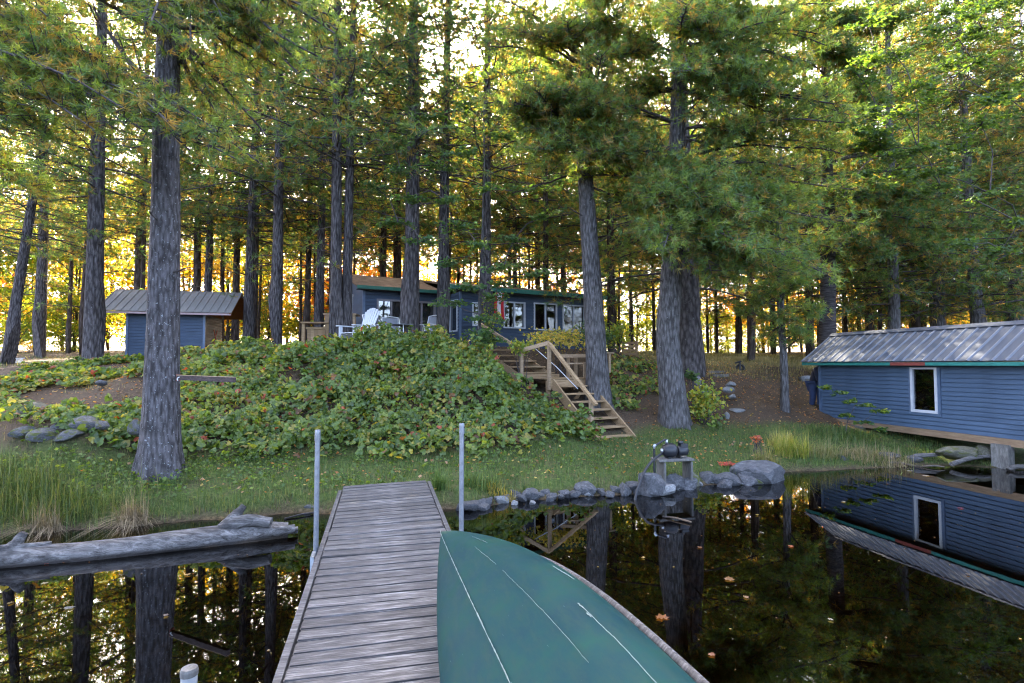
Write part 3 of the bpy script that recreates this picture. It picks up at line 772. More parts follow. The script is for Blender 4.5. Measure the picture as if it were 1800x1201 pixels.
for x in (.022, DW - .022):
    m = MB(); ye = 4.45 + (.28 if x > .5 else 0)
    m.box((x, (-3.5 + 1.95) / 2, ZD - .062), (.042, 5.45, .15)); m.build('side_rail', 'dock_wood', DK)
    m = MB(); m.box((x, (1.99 + ye) / 2, ZD - .07), (.042, ye - 1.99, .14)); m.build('side_rail', 'dock_wood', DK)
    m = MB(); m.box((x + (-.045 if x < .5 else .045), 1.97, ZD - .08), (.03, .16, .2)); m.build('bracket', 'steel', DK)
for yy in (-2.5, -.6, 1.3, 3.0, 4.2):
    m = MB(); m.box((DW / 2, yy, ZD - .10), (DW - .1, .045, .11)); m.build('cross_beam', 'dock_wood', DK)
for (x, y_, h, lab) in ((-.03, 2.24, 1.40, 'galvanized pipe post on the log side of the dock'), (DW + .06, 2.12, 1.44, 'galvanized pipe post beside the canoe bow')):
    p = local(DK, (x, y_, 0))
    pe = empty('dock_post', (p[0], p[1], 0), 0, lab, 'post')
    m = MB(); m.tube([(0, 0, -.7), (0, 0, h - .06)], .023, 14); m.build('pipe', 'zinc', pe, True)
    m = MB(); m.tube([(0, 0, h - .10), (0, 0, h - .02), (0, 0, h)], [.026, .026, .023], 14); m.build('cap', 'zinc', pe)
p = at(333, 1165, 2.28)
me_ = empty('mooring_post', (p[0], p[1], 0), 0, 'stubby weathered white post standing in the water beside the dock', 'post')
m = MB(); m.tube([(0, 0, -.7), (0, 0, p[2] - .05)], .031, 16); m.build('shaft', 'white_post', me_, True)
m = MB(); m.tube([(0, 0, p[2] - .05), (0, 0, p[2] - .03), (0, 0, p[2] - .02)], [.034, .034, .030], 16); m.build('cap', 'grey_block', me_)

# ------------------------------------------------------------------ canoe, keel up
def canoe():
    L, B = 2.45, .45
    nt, npx = 61, 23
    t = np.linspace(-1, 1, nt); P = np.linspace(-1, 1, npx)
    T, PP = np.meshgrid(t, P, indexing='ij')
    a = np.abs(T)
    b = B * np.clip(1 - a ** 2.3, 0, 1) ** .82
    s = .34 + .20 * a ** 4
    kz = .035 * a ** 3 + .03 * a ** 12
    p = np.abs(PP); ex = .52 + .5 * a ** 1.5
    q = np.sin(p * math.pi / 2)
    x = np.sign(PP) * b * q ** ex * (1 - .06 * smooth(.6, 1, p) * (1 - a))
    z = kz + (s - kz) * (1 - np.cos(p * math.pi / 2) ** (.75 + .25 * a))
    hz = (z - kz) / (s - kz)
    z = np.where(p < .01, z - .013, z)
    y = L * T * (1 - .10 * (1 - hz) ** 1.6 * a ** 10)
    return x, y, -z, T, PP, b
CX, CY, CZ, CT, CP, CBm = canoe()
ca = empty('canoe', (0, 0, 0), 0, 'scuffed teal canoe lying keel up across the dock', 'canoe')
nt, npx = CX.shape
i_ = np.arange(nt - 1)[:, None] * npx + np.arange(npx - 1)[None, :]
m = MB(); m.add(np.stack([CX, CY, CZ], -1).reshape(-1, 3), np.stack([i_, i_ + 1, i_ + npx + 1, i_ + npx], -1).reshape(-1, 4))
hull = m.build('hull', 'canoe_paint', ca, True)
md = hull.modifiers.new('t', 'SOLIDIFY'); md.thickness = .008; md.offset = -1
sb = hull.modifiers.new('s', 'SUBSURF'); sb.levels = 1; sb.render_levels = 1
for sgn, c0 in ((-1, 0), (1, npx - 1)):
    pth = np.stack([CX[:, c0] + sgn * .012, CY[:, c0], CZ[:, c0] + .006], 1)
    m = MB(); m.tube(pth, .017, 6); m.build('gunwale', 'dock_wood', ca, True)
def strip(name, pc, t0, t1, w, wob=0.0, seed=0, n=60):
    """a worn line lying on the hull at section position pc(t)"""
    rr = np.random.default_rng(seed); tt = np.linspace(t0, t1, n)
    pv = pc(tt) if callable(pc) else np.full(n, pc)
    pv = pv + wob * np.cumsum(rr.normal(0, 1, n)) / math.sqrt(n)
    ti = (tt + 1) / 2 * (nt - 1); pi_ = (pv + 1) / 2 * (npx - 1)
    def samp(A):
        a0 = np.clip(ti.astype(int), 0, nt - 2); b0 = np.clip(pi_.astype(int), 0, npx - 2); fa = ti - a0; fb = pi_ - b0
        return (A[a0, b0] * (1 - fa) * (1 - fb) + A[a0 + 1, b0] * fa * (1 - fb) + A[a0, b0 + 1] * (1 - fa) * fb + A[a0 + 1, b0 + 1] * fa * fb)
    c = np.stack([samp(CX), samp(CY), samp(CZ)], 1)
    tn = np.gradient(c, axis=0); tn /= np.linalg.norm(tn, axis=1)[:, None] + 1e-9
    nr = np.stack([c[:, 0] * 1.6, np.zeros(n), np.maximum(.05, .36 + c[:, 2])], 1); nr /= np.linalg.norm(nr, axis=1)[:, None]
    sd = np.cross(tn, nr); ww = (w * (.5 + rr.random(n)))[:, None]
    taper = np.sin(np.linspace(0.05, math.pi - .05, n))[:, None] ** .4
    c = c + nr * .0035
    v = np.stack([c + sd * ww * taper, c + nr * .003, c - sd * ww * taper], 1).reshape(-1, 3)
    k_ = np.arange(n - 1) * 3
    m = MB(); m.add(v, np.concatenate([np.stack([k_, k_ + 3, k_ + 4, k_ + 1], 1), np.stack([k_ + 1, k_ + 4, k_ + 5, k_ + 2], 1)]))
    o = m.build(name, 'scratch', ca); return o
strip('keel_scratch', 0.0, -.2, .985, .0026, .003, 1, 160)
strip('paint_scratch', .20, .05, .42, .0006, .008, 2)
strip('paint_scratch', .205, .46, .62, .0009, .006, 12)
strip('paint_scratch', .42, -.1, .18, .0008, .01, 3)
strip('paint_scratch', lambda t: .62 - (t - .3) * .5, .28, .36, .0012, .01, 15)
strip('paint_scratch', lambda t: .33 - (t - .6) * .5, .60, .70, .0006, .02, 6)
for sd in range(2):
    strip('paint_chip', .41 + .012 * math.sin(sd * 2.1), .13 + sd * .03, .145 + sd * .034, .0052 - .001 * sd, .006, 20 + sd, 14)
_phi, _rz = math.radians(-46), math.radians(16)
Rm = np.array(Matrix.Rotation(_rz, 3, 'Z') @ Matrix.Rotation(_phi, 3, 'Y'))
Pc = np.stack([CX, CY, CZ], -1) @ Rm.T
tipc = Pc[-1, -1]
ca.location = (-.20 - tipc[0], 4.0 - tipc[1], ZD + .012 - Pc[..., 2].min())
ca.rotation_mode = 'QUATERNION'; ca.rotation_quaternion = Matrix(Rm.tolist()).to_quaternion()

# ------------------------------------------------------------------ driftwood log
lg = empty('driftwood_log', (-2.62, 6.32, 0), 0, 'bleached driftwood log floating along the shore beside the dock', 'log')
a0 = np.array([-3.9, -1.42, .05]); n = 48
s_ = np.linspace(0, 1, n)
path = a0[None] * (1 - s_)[:, None] + 0
path[:, 2] = .045 + .02 * np.sin(s_ * 9); path[:, 1] += .03 * np.sin(s_ * 7)
rr = np.random.default_rng(5)
ang = np.linspace(0, 2 * math.pi, 44, endpoint=False)
rad = (.145 - .02 * s_)[:, None] * (1 + .14 * (vnoise(s_[:, None] * 7, np.cos(ang)[None] * 2 + 5 + np.sin(ang)[None], 3) - .5) + .1 * (vnoise(s_[:, None] * 26, np.sin(ang)[None] * 4 + 9 + 3 * np.cos(ang)[None], 4) - .5))
rad *= 1 - .055 * np.clip(np.sin(ang[None] * 11 + 3 * vnoise(s_[:, None] * 6, ang[None] * 0 + 2, 8)), 0, 1) ** 3 - .05 * np.clip(np.sin(ang[None] * 7 + 1 + 4 * vnoise(s_[:, None] * 4, ang[None] * 0 + 5, 9)), 0, 1) ** 6
rad *= np.where(s_ > .93, 1 - .5 * (s_ - .93) / .07 * (.5 + .5 * np.sin(3.1)), 1)[:, None]
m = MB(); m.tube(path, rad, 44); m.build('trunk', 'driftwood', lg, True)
def stub(p0, p1, r0, r1, name='root_stub', n_=7, bend=(0, 0, 0)):
    t = np.linspace(0, 1, n_)[:, None]; p = np.asarray(p0)[None] * (1 - t) + np.asarray(p1)[None] * t + np.asarray(bend)[None] * np.sin(t * math.pi)
    m = MB(); rad_ = (r0 * (1 - t) + r1 * t) * (1 + .25 * (rr.random((n_, 9)) - .5)); m.tube(p, rad_, 9); m.build(name, 'driftwood', lg, True)
stub((-.62, -.2, .14), (-.46, -.10, .38), .10, .035); stub((-.60, -.2, .16), (-.12, -.16, .20), .09, .055, bend=(0, 0, .05)); stub((-2.42, -.86, .12), (-2.34, -.80, .29), .08, .035)
stub((-.3, -.18, .08), (.10, -.02, .09), .075, .05); stub((-2.7, -.98, .14), (-2.1, -.76, .17), .06, .02)
m = MB(); m.box((-.05, -.02, .06), (.34, .10, .05), .35); m.build('bark_slab', 'driftwood', lg)

# ------------------------------------------------------------------ stones
def rock_mesh(seed, jag=.35, flat=1.0):
    bm = bmesh.new(); bmesh.ops.create_icosphere(bm, subdivisions=3, radius=1.0)
    r = np.random.default_rng(seed); pl = [(Vector(r.normal(0, 1, 3)).normalized(), r.uniform(.5, .9)) for _ in range(15)]
    of = r.uniform(0, 50, 2)
    for v in bm.verts:
        d = v.co.normalized(); k_ = 1.0
        for nn, dd in pl:
            c = d.dot(nn)
            if c > .05: k_ = min(k_, dd / c)
        k_ *= 1 + jag * .28 * (float(vnoise(d.x * 3 + of[0], d.y * 3 + d.z * 2.3 + of[1], seed)) - .5)
        v.co = d * k_; v.co.z *= flat
    me = bpy.data.meshes.new('stone'); bm.to_mesh(me); bm.free()
    for p in me.polygons: p.use_smooth = True
    me.set_sharp_from_angle(angle=math.radians(24))
    return me
RK = {}; SG = 'stones along the water edge'
def rock(px, py, wpx, hpx, D, label, mat='stone', seed=0, rot=0.0, name='stone', group=None, sink=.25):
    """a stone seen centred at (px, py), wpx x hpx pixels large"""
    if group == SG: D = float(on_z(px, py + hpx / 2, -.02)[1]) + wpx * D / F * .33
    p = at(px, py, D); sx_ = wpx * D / F / 2; sz_ = hpx * D / F / 2
    key = (seed, mat)
    if key not in RK:
        me = rock_mesh(seed); me.materials.append(MAT[mat]); RK[key] = me
    o = bpy.data.objects.new(name, RK[key]); o.location = (p[0], p[1], p[2] - sz_ * min(sink, .45)); o.scale = (sx_ * 1.1, max(sx_ * .8, sz_), sz_ * (1 + min(sink, .4))); o.rotation_euler = (0, .0, rot)
    link(o); return tag(o, label, 'stone', group)
rock(1141, 850, 52, 52, 8.55, 'largest rounded grey stone with the pump hose over it', seed=1, group=SG)
rock(1186, 847, 46, 36, 8.75, 'dark stone just right of the hose stone at the waterline', seed=2, group=SG)
rock(1216, 840, 28, 34, 8.85, 'narrow leaning brown stone under the pump bench', seed=3, group=SG, mat='stone_moss')
rock(1243, 838, 36, 32, 9.0, 'smooth dark stone third from the hose stone', seed=4, group=SG)
rock(1235, 824, 30, 18, 9.2, 'small stone behind the smooth dark one', seed=5, group=SG)
rock(1276, 850, 28, 22, 9.0, 'small pointed dark stone between the flat stone and the smooth one', seed=6, group=SG)
rock(1308, 844, 60, 24, 9.2, 'flat lichened stone in front of the sloping boulder', seed=7, group=SG, mat='stone_ledge')
rock(1284, 827, 34, 16, 9.45, 'flat stone beside the red creeper', seed=8, group=SG)
rock(1335, 832, 100, 48, 9.6, 'large sloping grey boulder at the tip of the shore', seed=9, group=SG, rot=.1)
rock(1290, 812, 60, 18, 10.2, 'long pale stone behind the red creeper', seed=10, group=SG, mat='stone_ledge')
rock(1099, 860, 30, 28, 8.4, 'blue-grey stone left of the hose stone', seed=2, rot=1.0, group=SG)
rock(1081, 849, 16, 18, 8.4, 'small upright stone beside the blue-grey one', seed=4, rot=2, group=SG)
rock(1060, 857, 16, 16, 8.3, 'small pale brown stone left of the upright one', seed=6, rot=.4, group=SG, mat='stone_pale')
rock(1034, 868, 18, 12, 8.2, 'pale pebble-like stone in the grass edge right of the dock', seed=3, rot=1.4, group=SG, mat='stone_pale')
rock(1000, 872, 22, 12, 8.1, 'low dark stone in the grass edge midway to the pump', seed=5, rot=.8, group=SG)
rock(965, 878, 20, 13, 7.95, 'low dark stone under the yellow tufts', seed=1, rot=.8, group=SG)
rock(935, 884, 18, 12, 7.8, 'pair-sized pale stone near the dock', seed=8, rot=1.8, group=SG, mat='stone_pale')
rock(905, 885, 16, 13, 7.7, 'rounded pale stone near the dock under grass', seed=7, rot=1.2, group=SG, mat='stone_pale')
rock(850, 893, 30, 16, 7.5, 'dark stone next to the dock post by the canoe', seed=9, rot=.6, group=SG)
rock(822, 890, 24, 18, 7.6, 'dark stone tucked against the shore end of the dock', seed=6, rot=2.6, group=SG)
rock(500, 884, 60, 26, 7.3, 'angular dark stone behind the log end', seed=10, rot=.3, group=SG)
rock(455, 892, 40, 20, 7.2, 'low dark stone behind the log root', seed=3, rot=.9, group=SG)
rock(548, 893, 36, 18, 7.4, 'dark stone between log and dock', seed=5, rot=.2, group=SG)
rq = np.random.default_rng(404)
for q in range(52):
    x = -.75 + 5.2 * (q + rq.random()) / 52; yq = float(shore(x)) + rq.normal(.03, .09); r_ = rq.uniform(.06, .13) * (1.75 if rq.random() < .35 else 1)
    mt = 'stone_pale' if rq.random() < .3 else 'stone'; sd = int(rq.integers(1, 11)); key = (sd, mt)
    if key not in RK: me = rock_mesh(sd); me.materials.append(MAT[mt]); RK[key] = me
    o = bpy.data.objects.new('shore_stone', RK[key]); o.location = (x, yq, .02 + r_ * .15); o.scale = (r_ * rq.uniform(1, 1.5), r_, r_ * rq.uniform(.6, .95)); o.rotation_euler = (rq.normal(0, .2), rq.normal(0, .2), rq.uniform(0, 6.28)); link(o)
    tag(o, 'small %s stone packed in the waterline row between dock and boulder' % ('pale' if mt == 'stone_pale' else 'dark grey'), 'stone', 'small %s waterline stones' % ('pale' if mt == 'stone_pale' else 'dark'))
TG = 'pale stones of the old steps'
rock(1284, 675, 22, 9, 15.0, 'topmost pale stone of the step stack', 'stone_pale', 21, group=TG)
rock(1281, 684, 22, 10, 14.9, 'second pale stone of the step stack', 'stone_pale', 22, .4, group=TG)
rock(1288, 697, 20, 9, 14.6, 'third pale stone down the step path', 'stone_pale', 23, .8, group=TG)
rock(1295, 720, 32, 9, 14.0, 'flat pale stone low on the step path', 'stone_pale', 24, .2, group=TG)
rock(1278, 731, 10, 14, 13.6, 'small upright pale stone at the foot of the step path', 'stone_pale', 25, group=TG)
rock(1240, 682, 22, 16, 14.6, 'triangular pale stone above the yellow bush', 'stone_pale', 26, group=TG)
rock(1226, 668, 20, 14, 15.0, 'pale stone beside the leaning trunk on the slope', 'stone_pale', 27, group=TG)
rock(1414, 664, 26, 15, 17.5, 'lichened boulder behind the boathouse corner', 'stone_pale', 28)
LG = 'blocks of the rock ledge on the low bank'
for i, (px, py, w, h, D, mt) in enumerate(((70, 722, 90, 44, 8.7, 'stone_moss'), (68, 742, 30, 16, 8.2, 'stone_ledge'), (40, 756, 34, 14, 7.9, 'stone_ledge'), (78, 762, 40, 18, 7.9, 'stone_ledge'), (112, 745, 46, 22, 8.2, 'stone_ledge'),
                                           (150, 740, 60, 18, 8.3, 'stone_ledge'), (120, 762, 50, 16, 8.0, 'stone_ledge'), (182, 745, 26, 14, 8.2, 'stone_ledge'), (240, 748, 24, 22, 8.1, 'stone_ledge'), (178, 672, 18, 8, 10.5, 'stone'))):
    rock(px, py, w * (1.15 if i else 1), h * (1.2 if i else 1), D, ['mossy hump of rock on the low bank', 'pale block under the mossy hump', 'low pale block farthest toward the sedges on the ledge', 'broad pale block low on the ledge', 'grey block in the middle of the ledge',
         'long flat grey slab on the ledge', 'lower long grey slab on the ledge', 'small grey block at the pine side of the ledge', 'grey stone against the foot of the thick pine', 'dark stone in the needles above the ledge'][i], mt, 31 + i % 6, .3 * i, group=LG if i < 8 else None, sink=.75)
rock(1565, 800, 44, 14, 11.0, 'pale flat stone among reeds under the boathouse', 'stone', 4, .2)
rock(1690, 796, 80, 24, 10.75, 'grey stump-like rock under the boathouse beam', 'stone_moss', 9, .2)
rock(1733, 795, 44, 26, 10.8, 'mossy lump beside the boathouse post', 'stone_moss', 7, .9)
rock(1480, 806, 34, 18, 10.8, 'small dark stone in the reeds before the boathouse', 'stone', 2, .9)
rock(1605, 808, 34, 14, 10.9, 'dark low stone at the reed edge', 'stone', 5, .2)
# driftwood roots under the boathouse
for i, (pts, r0, lab) in enumerate((([(1672, 816, 10.4), (1712, 806, 10.5), (1745, 799, 10.6), (1770, 806, 10.5), (1782, 818, 10.3)], .045, 'bleached root curving from the water under the boathouse'),
                               ([(1600, 806, 10.9), (1640, 798, 10.9), (1680, 796, 10.9)], .055, 'grey drift root lying behind the reeds'),
                               ([(1772, 826, 10.1), (1800, 818, 10.1), (1840, 815, 10.1)], .05, 'pale root end by the last boathouse post'),
                               ([(1560, 814, 10.7), (1610, 818, 10.55), (1660, 822, 10.35)], .025, 'thin stick in the shallows before the roots'))):
    p = np.array([at(*q) for q in pts]); t = np.linspace(0, 1, 14); s0 = np.linspace(0, 1, len(p))
    pp = np.stack([np.interp(t, s0, p[:, k]) for k in range(3)], 1); pp[:, 2] += .02 * np.sin(t * 9)
    m = MB(); m.tube(pp - pp[0], r0 * (1 - .5 * t)[:, None] * (1 + .3 * (rr.random((14, 8)) - .5)), 8); o = m.build('drift_root', 'driftwood', None, True); o.location = pp[0]; tag(o, lab, 'root')

# ------------------------------------------------------------------ pump on its bench
pb = at(1182, 818, 8.75)
bn = empty('pump_bench', (pb[0], pb[1], gz(pb[0], pb[1]) - .03), math.radians(12), 'rough wooden bench of three boards carrying the pump', 'bench')
HB = max(.24, 2 - (805 - 640) * 8.75 / F - bn.location[2])
bm1 = bbox_mesh('top_board', (.62, .30, .035), .004, 'grey_block'); obj('top_board', bm1, bn, (0, 0, HB))
bm2 = bbox_mesh('side_board', (.035, .28, HB), .004, 'grey_block')
obj('side_board', bm2, bn, (-.20, 0, HB / 2 - .03)); obj('side_board', bm2, bn, (.27, 0, HB / 2 - .03))
pu = empty('water_pump', (pb[0] + .02, pb[1], bn.location[2] + HB + .018), math.radians(12), 'black water pump with suction hose on the bench', 'pump')
def lathe(m, prof, n=16, axis='x', off=(0, 0, 0)):
    a = np.linspace(0, 2 * math.pi, n, endpoint=False); pr = np.asarray(prof, float)
    v = np.stack([np.repeat(pr[:, 0:1], n, 1), pr[:, 1:2] * np.cos(a)[None], pr[:, 1:2] * np.sin(a)[None]], -1)
    if axis == 'z': v = v[..., [1, 2, 0]]
    v = v.reshape(-1, 3) + np.asarray(off); k_ = len(pr)
    i = np.arange(k_ - 1)[:, None] * n + np.arange(n)[None]; j = np.arange(k_ - 1)[:, None] * n + (np.arange(n)[None] + 1) % n
    m.add(v, np.stack([i, i + n, j + n, j], -1).reshape(-1, 4))
m = MB(); lathe(m, [(-.17, .0), (-.165, .05), (-.13, .095), (-.07, .115), (0, .118), (.05, .10), (.075, .06), (.08, 0)], off=(-.03, 0, .125)); m.build('pump_body', 'black_plastic', pu, True)
m = MB(); lathe(m, [(0, 0), (0, .07), (.02, .082), (.16, .082), (.18, .06), (.185, 0)], off=(.06, 0, .11)); m.build('motor', 'black_plastic', pu, True)
m = MB(); m.box((.17, 0, .20), (.12, .11, .05)); m.build('switch_box', 'black_plastic', pu)
m = MB(); lathe(m, [(0, .0), (0, .04), (.05, .045), (.06, 0)], axis='z', off=(.13, 0, .215)); m.build('cap', 'black_plastic', pu, True)
m = MB(); lathe(m, [(-.03, 0), (-.03, .033), (.01, .033), (.01, 0)], off=(-.20, -.01, .125)); m.build('inlet_fitting', 'steel', pu, True)
m = MB(); lathe(m, [(0, 0), (0, .026), (.06, .022), (.06, 0)], axis='z', off=(-.12, 0, .235)); m.build('outlet_fitting', 'steel', pu, True)
for sx_ in (-.10, .10): m = MB(); m.box((sx_, 0, .012), (.04, .16, .024)); m.build('foot', 'black_plastic', pu)
m = MB(); m.tube([(-.12, 0, .29), (-.15, 0, .30), (-.36, -.06, .215)], .018, 8); m.build('outlet_pipe', 'black_plastic', pu, True)
m = MB(); m.tube([(-.35, -.06, .235), (-.37, -.06, .20), (-.37, -.06, .15)], .026, 8); m.build('elbow', 'steel', pu, True)
m = MB(); m.tube([(-.37, -.06, .17), (-.37, -.06, -.22)], .02, 8); m.build('stand_pipe', 'black_plastic', pu, True)
inv = pu.matrix_basis.inverted()
hp = [inv @ Vector(at(*q)) for q in ((1166, 796, 8.72), (1150, 806, 8.5), (1136, 822, 8.3), (1126, 845, 8.15), (1118, 868, 8.05), (1115, 888, 7.95), (1108, 905, 7.7))]
m = MB(); t = np.linspace(0, 1, 30); pp = np.stack([np.interp(t, np.linspace(0, 1, len(hp)), [h[k] for h in hp]) for k in range(3)], 1)
for _ in range(3): pp[1:-1] = (pp[:-2] + pp[1:-1] * 2 + pp[2:]) / 4
m.tube(pp, .021, 10); m.build('suction_hose', 'black_plastic', pu, True)

# ------------------------------------------------------------------ things on the terrace
def place(px, D): 
    x = (px - 900) / F * D; return x, D, gz(x, D)
# white slatted garden chair
x, y, z = place(628, 14.7)
AC = empty('garden_chair', (x, y, z + .02), math.radians(-36), 'white slatted garden armchair on the terrace edge', 'chair')
def part(name, mat, fn, parent): m = MB(); fn(m); return m.build(name, mat, parent)
for i in range(7):
    o_ = (i - 3) * .083; h_ = .98 - .012 * (i - 3) ** 2
    part('back_slat', 'white_paint', lambda m: m.beam((o_ * .85, .22, .30), (o_ * 1.12, .52, .30 + h_ * .86), .074, .02, up=(0, -1, .3)), AC)
for i in range(5):
    part('seat_slat', 'white_paint', lambda m: m.box((0, -.32 + i * .115, .40 - i * .028), (.54, .10, .02)), AC)
for s in (-1, 1):
    part('arm', 'white_paint', lambda m: m.box((s * .34, -.05, .60), (.14, .72, .024)), AC)
    part('front_leg', 'white_paint', lambda m: m.box((s * .30, -.33, .29), (.03, .10, .59)), AC)
    part('rear_leg', 'white_paint', lambda m: m.beam((s * .27, -.36, .38), (s * .27, .52, .06), .028, .11), AC)
    part('arm_support', 'white_paint', lambda m: m.box((s * .31, .26, .38), (.028, .09, .44)), AC)
part('back_rail', 'white_paint', lambda m: m.box((0, .37, .60), (.62, .03, .07)), AC)
# steel sling chairs
def sling(px, D, rz, lab):
    x, y, z = place(px, D)
    c = empty('patio_chair', (x, y, z + .01), rz, lab, 'chair', 'metal patio chairs')
    for s in (-.25, .25):
        part('side_frame', 'white_metal', lambda m: m.tube([(s, -.22, 0), (s, -.20, .42), (s, .20, .40), (s, .36, .92)], .014, 7), c)
        part('rear_leg', 'white_metal', lambda m: m.tube([(s, .30, 0), (s, .16, .40), (s, .10, .64), (s, -.24, .62), (s, -.22, .42)], .013, 7), c)
    part('top_rail', 'white_metal', lambda m: m.tube([(-.25, .36, .92), (0, .375, .95), (.25, .36, .92)], .014, 7), c)
    part('seat_sling', 'grey_mesh', lambda m: m.beam((0, -.2, .42), (0, .2, .40), .48, .008), c)
    part('back_sling', 'grey_mesh', lambda m: m.beam((0, .2, .41), (0, .355, .90), .48, .008, up=(0, 1, 0)), c)
sling(664, 15.3, math.radians(70), 'metal sling chair with its back to the white armchair')
sling(686, 16.6, math.radians(15), 'metal sling chair facing the lake before the sliding doors')
sling(752, 16.4, math.radians(-30), 'metal sling chair half hidden between the two trunks')
x, y, z = place(703, 15.7)
tb = empty('patio_table', (x, y, z), 0, 'round glass-topped patio table beside the metal chairs', 'table')
m = MB(); lathe(m, [(.60, 0), (.60, .40), (.615, .40), (.615, 0)], 28, 'z'); m.build('top', 'grey_mesh', tb, False)
for q in range(4):
    a = q * math.pi / 2 + .5; part('leg', 'white_metal', lambda m: m.tube([(.3 * math.cos(a), .3 * math.sin(a), .60), (.36 * math.cos(a), .36 * math.sin(a), 0)], .016, 7), tb)
# timber counter, shelf and tank
x, y, z = place(533, 16.2); wd = 42 * 16.2 / F
ct = empty('timber_counter', (x, y, z - .1), math.radians(4), 'low brown timber counter beside the double trunk', 'counter')
for xx in (0, wd): part('post', 'stair_wood', lambda m: m.box((xx, 0, .5), (.09, .09, 1.0)), ct)
part('counter_top', 'stair_wood', lambda m: m.box((wd / 2, .15, 1.02), (wd + .14, .5, .045)), ct)
for i in range(5): part('panel_board', 'stair_wood', lambda m: m.box((wd * (.2 + i * .15), .06, .62), (wd * .145, .025, .45)), ct)
part('rail', 'stair_wood', lambda m: m.box((wd / 2, .05, .86), (wd - .1, .06, .06)), ct)
x, y, z = place(574, 17.0); wd = 46 * 17.0 / F
sf = empty('tank_stand', (x, y, z - .05), math.radians(4), 'brown timber stand behind the double trunk', 'stand')
for xx in (0, wd): part('post', 'pale_wood', lambda m: m.box((xx, 0, .62), (.13, .10, 1.24)), sf)
part('top_board', 'pale_wood', lambda m: m.box((wd / 2, .2, 1.26), (wd + .2, .6, .05)), sf)
for zz in (.98, .62): part('shelf_board', 'pale_wood', lambda m: m.box((wd / 2, .05, zz), (wd - .1, .05, .14)), sf)
part('back_board', 'board_dark', lambda m: m.box((wd / 2, .35, .6), (wd, .03, 1.1)), sf)
tk = empty('water_tank', (x + .04, y + .2, z - .05 + 1.286), math.radians(4), 'white caged tank on the timber stand behind the double trunk', 'tank')
part('bottle', 'tank_white', lambda m: m.tube([(.34, 0, 0), (.34, 0, .06), (.34, 0, .58), (.34, 0, .64)], [.30, .33, .33, .26], 12), tk)
for i in range(6):
    a = i * math.pi / 3 + .2; part('cage_bar', 'steel', lambda m: m.tube([(.34 + .35 * math.cos(a), .35 * math.sin(a), 0), (.34 + .35 * math.cos(a), .35 * math.sin(a), .66)], .012, 5), tk)
for zz in (.08, .33, .60):
    a = np.linspace(0, 2 * math.pi, 17); part('cage_ring', 'steel', lambda m: m.tube(np.stack([.34 + .36 * np.cos(a), .36 * np.sin(a), np.full(17, zz)], 1), .011, 5, cap=False), tk)
# pallet on the far lawn, fire ring stones, little white fence
x, y, z = place(1108, 19.0)
pl = empty('wooden_pallet', (x, y, z), math.radians(20), 'weathered wooden pallet standing on the lawn beyond the leaning pine', 'pallet')
for i in range(4): part('slat', 'stair_wood', lambda m: m.box((0, 0, .08 + i * .13), (.62, .03, .09)), pl)
for s in (-.27, 0, .27): part('runner', 'stair_wood', lambda m: m.box((s, .05, .27), (.05, .07, .54)), pl)
x, y, z = place(28, 16.6)
wf = empty('white_grate', (x, y, z), math.radians(-10), 'little white wire grate lying by the bare ground at the tree edge', 'grate')
for i in range(6): part('bar', 'white_metal', lambda m: m.tube([(i * .045, 0, .02), (i * .045 + .02, .02, .16)], .008, 5), wf)
part('rail', 'white_metal', lambda m: m.tube([(-.02, .01, .16), (.30, .03, .165)], .009, 5), wf)
x, y, z = place(1300, 18.6)
vp = empty('valve_pipe', (x, y, z), 0, 'small black pipe fitting poking out of the grass above the path', 'pipe')
part('riser', 'black_plastic', lambda m: m.tube([(0, 0, -.05), (0, 0, .26)], .04, 8), vp); part('handle', 'black_plastic', lambda m: m.tube([(-.16, 0, .24), (.05, 0, .30)], .03, 7), vp); part('coil', 'black_plastic', lambda m: m.tube([(.05 + .13 * math.cos(a), .1, .07 + .11 * math.sin(a)) for a in np.linspace(0, 6.3, 13)], .045, 7), vp)
# log steps on the path
for i, (px, py, D) in enumerate(((1258, 647, 17.4), (1266, 654, 16.9))):
    p = at(px, py, D); m = MB(); m.box((0, 0, 0), (.5, .14, .10)); o = m.build('log_step', 'grey_block'); o.location = (p[0], p[1], gz(p[0], p[1]) + .02); o.rotation_euler = (0, 0, .1)
    tag(o, ['upper grey timber step set in the path', 'lower grey timber step set in the path'][i], 'step')
# plank at the boathouse end
p = at(1418, 728, 15.0); m = MB(); m.box((0, 0, 0), (.5, .3, .04)); o = m.build('threshold_plank', 'grey_block'); o.location = (p[0], p[1], .60); o.rotation_euler = (0, 0, .25); tag(o, 'grey plank step at the boathouse end', 'plank')

# ------------------------------------------------------------------ person half hidden behind the boathouse corner
pp_ = at(1431, 727, 15.25)
pe = empty('person', (pp_[0] + .04, pp_[1], .60), math.radians(-76), 'person in dark jacket and jeans stooping behind the boathouse corner', 'person')
def skin_fig(name, verts, edges, rads, mat, parent, lv=2):
    me = bpy.data.meshes.new(name); me.from_pydata(verts, edges, []); me.materials.append(MAT[mat])
    o = bpy.data.objects.new(name, me); link(o, parent)
    sk = o.modifiers.new('skin', 'SKIN'); sk.use_smooth_shade = True
    for v, r in zip(me.skin_vertices[0].data, rads): v.radius = (r, r)
    me.skin_vertices[0].data[0].use_root = True
    ss = o.modifiers.new('sub', 'SUBSURF'); ss.levels = ss.render_levels = lv
    return o
